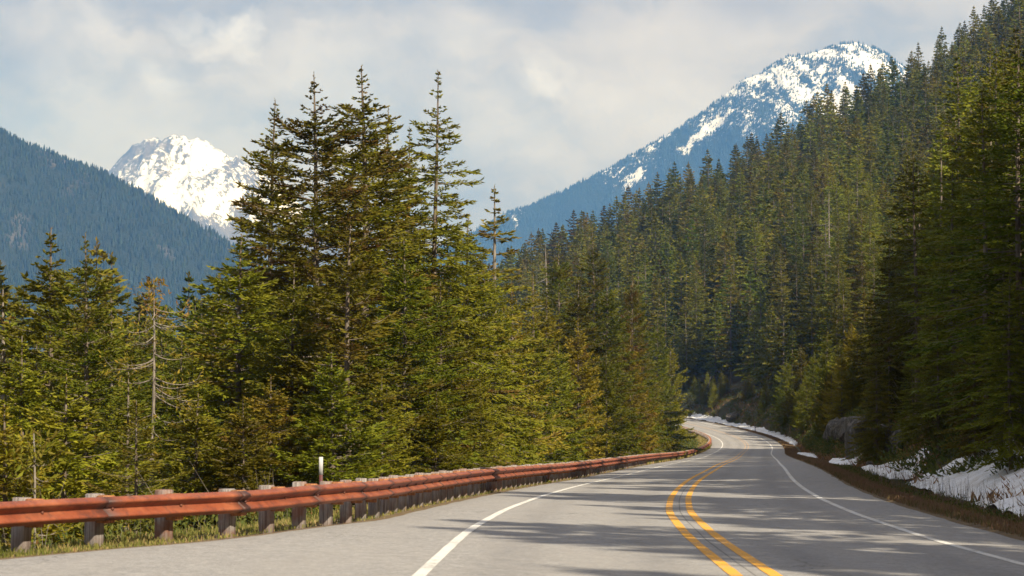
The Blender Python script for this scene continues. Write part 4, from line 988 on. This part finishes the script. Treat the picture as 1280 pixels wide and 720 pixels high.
snow_patch('medium snow patch in the ditch below the upright rock slab', 80, 101, [7.7, 8.2, 7.7], [.6, 1.2, .7], .28, 7)
snow_patch('small snow patch in the ditch before the grey rock face', 122, 142, [7.3, 7.6, 7.4], [.6, 1.0, .6], .30, 9)
snow_patch('long thin snow strip along the outer edge of the far bend', 205, 262, [7.2, 7.4, 7.2], [.5, .7, .6], .3, 15, 80, 14)
snow_patch('snow berm following the road around the left-hand bend', 330, 445, [7.3, 7.5, 7.5, 7.6], [.6, .9, 1.0, 1.2], .32, 11, 120, 16)

# ------------------------------------------------------------------ rocks
def rock(label, x, y, sx, sy, sz, seed, rz=0, name='rock', sink=.25, cat='rock'):
    import bmesh
    bm = bmesh.new(); bmesh.ops.create_icosphere(bm, subdivisions=5, radius=1)
    V = np.array([v.co[:] for v in bm.verts]); F = np.array([[v.index for v in f.verts] for f in bm.faces]); bm.free()
    rg_ = np.random.default_rng(seed)
    for _ in range(26):                                    # cleave with random planes
        n_ = rg_.normal(0, 1, 3); n_ /= np.linalg.norm(n_); d = rg_.uniform(.55, .86); h = V @ n_ - d; V = V - np.maximum(h, 0)[:, None] * n_[None] * .92
    q = V * np.array([sx, sy, sz]); nn = fbm(q[:, 0] * 1.1 + seed + q[:, 2] * .7, q[:, 1] * 1.1 + q[:, 2] * .35, 5, seed, .6, ridge=True)
    V = V * (1 + .13 * nn[:, None]) * np.array([sx, sy, sz])
    o = obj(name, mesh_np(name, V, F, M_ROCK)); o.location = (x, y, tz(x, y) + sz * (1 - 2 * sink)); o.rotation_euler = (0, 0, rz); tag(o, label, cat); return o
def rock_so(label, s_, o_, *a, **k):
    x, y, _ = road_at(s_, o_); return rock(label, x, y, *a, **k)
rock_so('tall leaning grey rock face at the foot of the bright young firs', 134, 8.3, .75, 2.6, 2.3, 41, rz=.05)
rock_so('upright narrow dark rock slab beside the medium snow patch', 103, 8.7, .5, 1.3, 1.35, 42, rz=.1)
rock_so('low mossy rock ledge between the two grey rock faces', 120, 9.2, .6, 2.0, .7, 43)
rock_so('rough rock outcrop above the small snow patch', 150, 9.0, 1.1, 4.2, 1.7, 44)
rock_so('dark broken rock beyond the small snow patch', 166, 9.2, 1.1, 3.8, 1.5, 45)
rock_so('brownish small boulder at the top corner of the medium snow patch', 86, 9.6, .4, .45, .35, 46)
rock_so('small grey rock lying at the ditch edge in front of the grey rock face', 127, 7.6, .35, .5, .4, 51)
rock_so('small dark rock left of the medium snow patch', 106, 7.7, .3, .45, .35, 52)
rock_so('dark boulder among the snow beyond the bend', 417, 8.6, 1.6, 2.4, 1.5, 47)
rock_so('low rock in the shaded bank halfway to the bend', 188, 9.4, 1.0, 3.6, 1.5, 48)
rock_so('rock ledge in the shaded bank near the bend', 215, 9.6, 1.3, 4.5, 1.6, 49)

# ------------------------------------------------------------------ ground cover
def blades(name, P, h, wd, lean, tint, mat, label, cat, seed):
    rg_ = np.random.default_rng(seed); n = len(P); az = rg_.uniform(0, 6.28, n); la = rg_.uniform(0, 6.28, n)
    sx_ = np.stack([np.cos(az), np.sin(az), np.zeros(n)], 1) * (wd / 2)[:, None]
    tip = P + np.stack([np.cos(la) * lean * h, np.sin(la) * lean * h, h], 1)
    mid = P * .55 + tip * .45 + np.stack([np.zeros(n), np.zeros(n), .12 * h], 1)
    V = np.stack([P - sx_, P + sx_, mid + sx_ * .8, mid - sx_ * .8, tip], 1).reshape(-1, 3); i = np.arange(n)[:, None] * 5
    F = np.concatenate([i + [[0, 1, 2]], i + [[0, 2, 3]], i + [[3, 2, 4]]])
    me = mesh_np(name, V, F, mat, attrs={'tint': np.repeat(np.stack([tint, tint, tint], 1), 5, 0)})
    o = obj(name, me); tag(o, label, cat, kind='stuff'); return o
def on_ground(s_, o_):
    P = road_at(s_, o_); P[:, 2] = terr_so(s_, o_, P[:, 0], P[:, 1]); return P
rgn = np.random.default_rng(8)
n = 60000; s_ = 20 + 130 * rgn.random(n) ** 1.8; v_ = rgn.random(n) ** .8 * 2.3 + .02 - .12 * (rgn.random(n) < .1)
keep = fbm(s_ * .8, v_ * 1.5, 3, 4) + .45 * rgn.random(n) > -.12; s_, v_ = s_[keep], v_[keep]; n = len(s_)
P = on_ground(s_, -(EDGE_L(s_) + v_)); tint = np.clip(.32 + .4 * fbm(P[:, 0] * .6, P[:, 1] * .6, 3, 2) + rgn.normal(0, .2, n), 0, 1)
blades('grass', P, (.02 + .07 * rgn.random(n) ** 1.6) * (1 + .5 * sstep(.3, 1.5, v_)), .010 + .012 * rgn.random(n), .5 * rgn.random(n) + .1, tint, M_GRASS, 'short yellow-green grass along the foot of the guardrail', 'grass', 1)
n = 26000; s_ = 150 + 230 * rgn.random(n); v_ = rgn.random(n) * 2.2 + .1; P = on_ground(s_, -(EDGE_L(s_) + v_))
blades('grass', P, .12 + .2 * rgn.random(n), .05 + .05 * rgn.random(n), .5 * rgn.random(n), np.clip(.45 + rgn.normal(0, .2, n), 0, 1), M_GRASS, 'dry grass under the guardrail towards the bend', 'grass', 2)
n = 60000; s_ = 22 + 120 * rgn.random(n) ** 1.6; v_ = rgn.random(n) ** .9 * 2.0 + .0; P = on_ground(s_, EDGE_R + v_)
tint = np.clip(.78 - .25 * (v_ < .3) + .35 * fbm(P[:, 0] * .5, P[:, 1] * .5, 3, 12) + rgn.normal(0, .2, n), 0, 1)
blades('dry_grass', P, .04 + .12 * rgn.random(n) ** 1.4, .010 + .016 * rgn.random(n), .6 * rgn.random(n) + .1, tint, M_DRY, 'dry brown grass on the verge right of the road', 'grass', 3)
n = 22000; s_ = 140 + 260 * rgn.random(n); v_ = rgn.random(n) * 1.7 + .05; P = on_ground(s_, EDGE_R + v_)
blades('dry_grass', P, .08 + .16 * rgn.random(n), .05 + .05 * rgn.random(n), .6 * rgn.random(n), np.clip(.65 + rgn.normal(0, .2, n), 0, 1), M_DRY, 'dry grass along the right verge towards the bend', 'grass', 4)
# dead bracken on the bank
n = 52000; s_ = 30 + 420 * rgn.random(n) ** 1.3; v_ = 2.2 + rgn.random(n) * 8; k = fbm(s_ * .22, v_ * .4, 3, 14) + .3 * rgn.random(n) > .02; s_, v_ = s_[k], v_[k]; n = len(s_)
P = on_ground(s_, EDGE_R + v_); blades('dead_bracken', P, .12 + .38 * rgn.random(n), .03 + .06 * rgn.random(n), .9 * rgn.random(n) + .2, rgn.random(n), M_BRACKEN, 'brown dead bracken covering the bank right of the road', 'bracken', 5)
# leafy low plants: verge right and slope left
def leaf_clumps(name, cs, r_, h_, per, size, mat, label, cat, seed):
    rg_ = np.random.default_rng(seed); n = len(cs); P = np.repeat(cs, per, 0); N = len(P)
    d = rg_.normal(0, 1, (N, 3)); d[:, 2] = np.abs(d[:, 2]); d /= np.linalg.norm(d, axis=1)[:, None]; rr = rg_.random(N) ** .5
    P = P + d * np.stack([np.repeat(r_, per) * rr, np.repeat(r_, per) * rr, np.repeat(h_, per) * rr], 1)
    V, F = kites(P, d + rg_.normal(0, .5, (N, 3)), rg_.normal(0, .6, (N, 3)) + [0, 0, 1.], size * rg_.uniform(.6, 1.4, N), size * .45 * rg_.uniform(.6, 1.3, N), rg_)
    tint = np.clip(np.repeat(rg_.random(n), per) * .5 + rg_.random(N) * .5, 0, 1)
    o = obj(name, mesh_np(name, V, F, mat, attrs={'tint': np.repeat(np.stack([tint] * 3, 1), 4, 0)})); tag(o, label, cat, kind='stuff'); return o
n = 700; s_ = 28 + 90 * rgn.random(n) ** 1.3; v_ = .9 + rgn.random(n) * 1.3; P = on_ground(s_, EDGE_R + v_)
leaf_clumps('low_plants', P, .06 + .14 * rgn.random(n), .08 + .16 * rgn.random(n), 26, .07, M_SHRUB, 'low evergreen plants dotted between dry grass and snow on the right verge', 'plants', 21)
n = 2600; s_ = 60 + 440 * rgn.random(n); v_ = 3.0 + rgn.random(n) * 8; P = on_ground(s_, EDGE_R + v_)
leaf_clumps('bank_shrubs', P, .3 + .7 * rgn.random(n), .3 + .7 * rgn.random(n), 60, .22, M_SHRUB, 'dark low shrubs covering the bank right of the road', 'shrubs', 22)
n = 900; s_ = 22 + 75 * rgn.random(n); v_ = 2.1 + rgn.random(n) ** 1.2 * 6; P = on_ground(s_, -(EDGE_L(s_) + v_))
leaf_clumps('slope_shrubs', P, .3 + .5 * rgn.random(n), .4 + .8 * rgn.random(n), 130, .10, M_SHRUB, 'green undergrowth on the slope behind the guardrail', 'shrubs', 23)
n = 1100; s_ = 95 + 285 * rgn.random(n); v_ = 2.4 + rgn.random(n) ** 1.2 * 7; P = on_ground(s_, -(EDGE_L(s_) + v_))
leaf_clumps('slope_shrubs', P, .4 + .7 * rgn.random(n), .5 + 1.0 * rgn.random(n), 70, .22, M_SHRUB, 'undergrowth below the firs behind the far part of the guardrail', 'shrubs', 24)
# bare stalks on the right verge and pale twigs in the left undergrowth
def stalks(name, P, hmin, hmax, rad, mat, label, seed, lean=.25):
    rg_ = np.random.default_rng(seed); acc = Acc()
    for p in P:
        h = rg_.uniform(hmin, hmax); a = rg_.uniform(0, 6.28); l = rg_.uniform(0, lean); q = p + np.array([[0, 0, -.05], [math.cos(a) * l * .3 * h, math.sin(a) * l * .3 * h, h * .5], [math.cos(a) * l * h, math.sin(a) * l * h, h]])
        V, F = tube(q, rad * np.array([1, .8, .4]), 3); acc.add(V, F)
    V, F = acc.get(); o = obj(name, mesh_np(name, V, F, mat)); tag(o, label, 'stalks', kind='stuff')
n = 420; s_ = 30 + 60 * rgn.random(n); P = on_ground(s_, EDGE_R + 1.1 + 1.4 * rgn.random(n)); stalks('dry_stalks', P, .2, .75, .005, M_BRACKEN if False else M_BARK, 'thin bare stalks rising in front of the snow on the right verge', 31)
n = 320; s_ = 22 + 60 * rgn.random(n); P = on_ground(s_, -(EDGE_L(s_) + 1.9 + 4 * rgn.random(n))); stalks('bare_twigs', P, .4, 1.5, .005, M_BARK_PALE, 'pale bare twigs in the undergrowth behind the guardrail', 32, .5)

# ------------------------------------------------------------------ air
V, F = box((-9000, -1500, -70), (9000, 12400, 1680))
hz, nt, b, out = new_mat('air'); nt.nodes.remove(b)
pv = nd(nt, 'ShaderNodeVolumePrincipled'); pv.inputs['Color'].default_value = (.13, .38, 1.0, 1); pv.inputs['Absorption Color'].default_value = (1, 1, 1, 1); pv.inputs['Density'].default_value = 9.5e-5; pv.inputs['Anisotropy'].default_value = 0.0
lk(nt, pv.outputs[0], out.inputs['Volume'])
tag(obj('haze', mesh_np('haze', V, F, hz)), kind='stuff')
print('script done', round(time.time() - T0, 1))
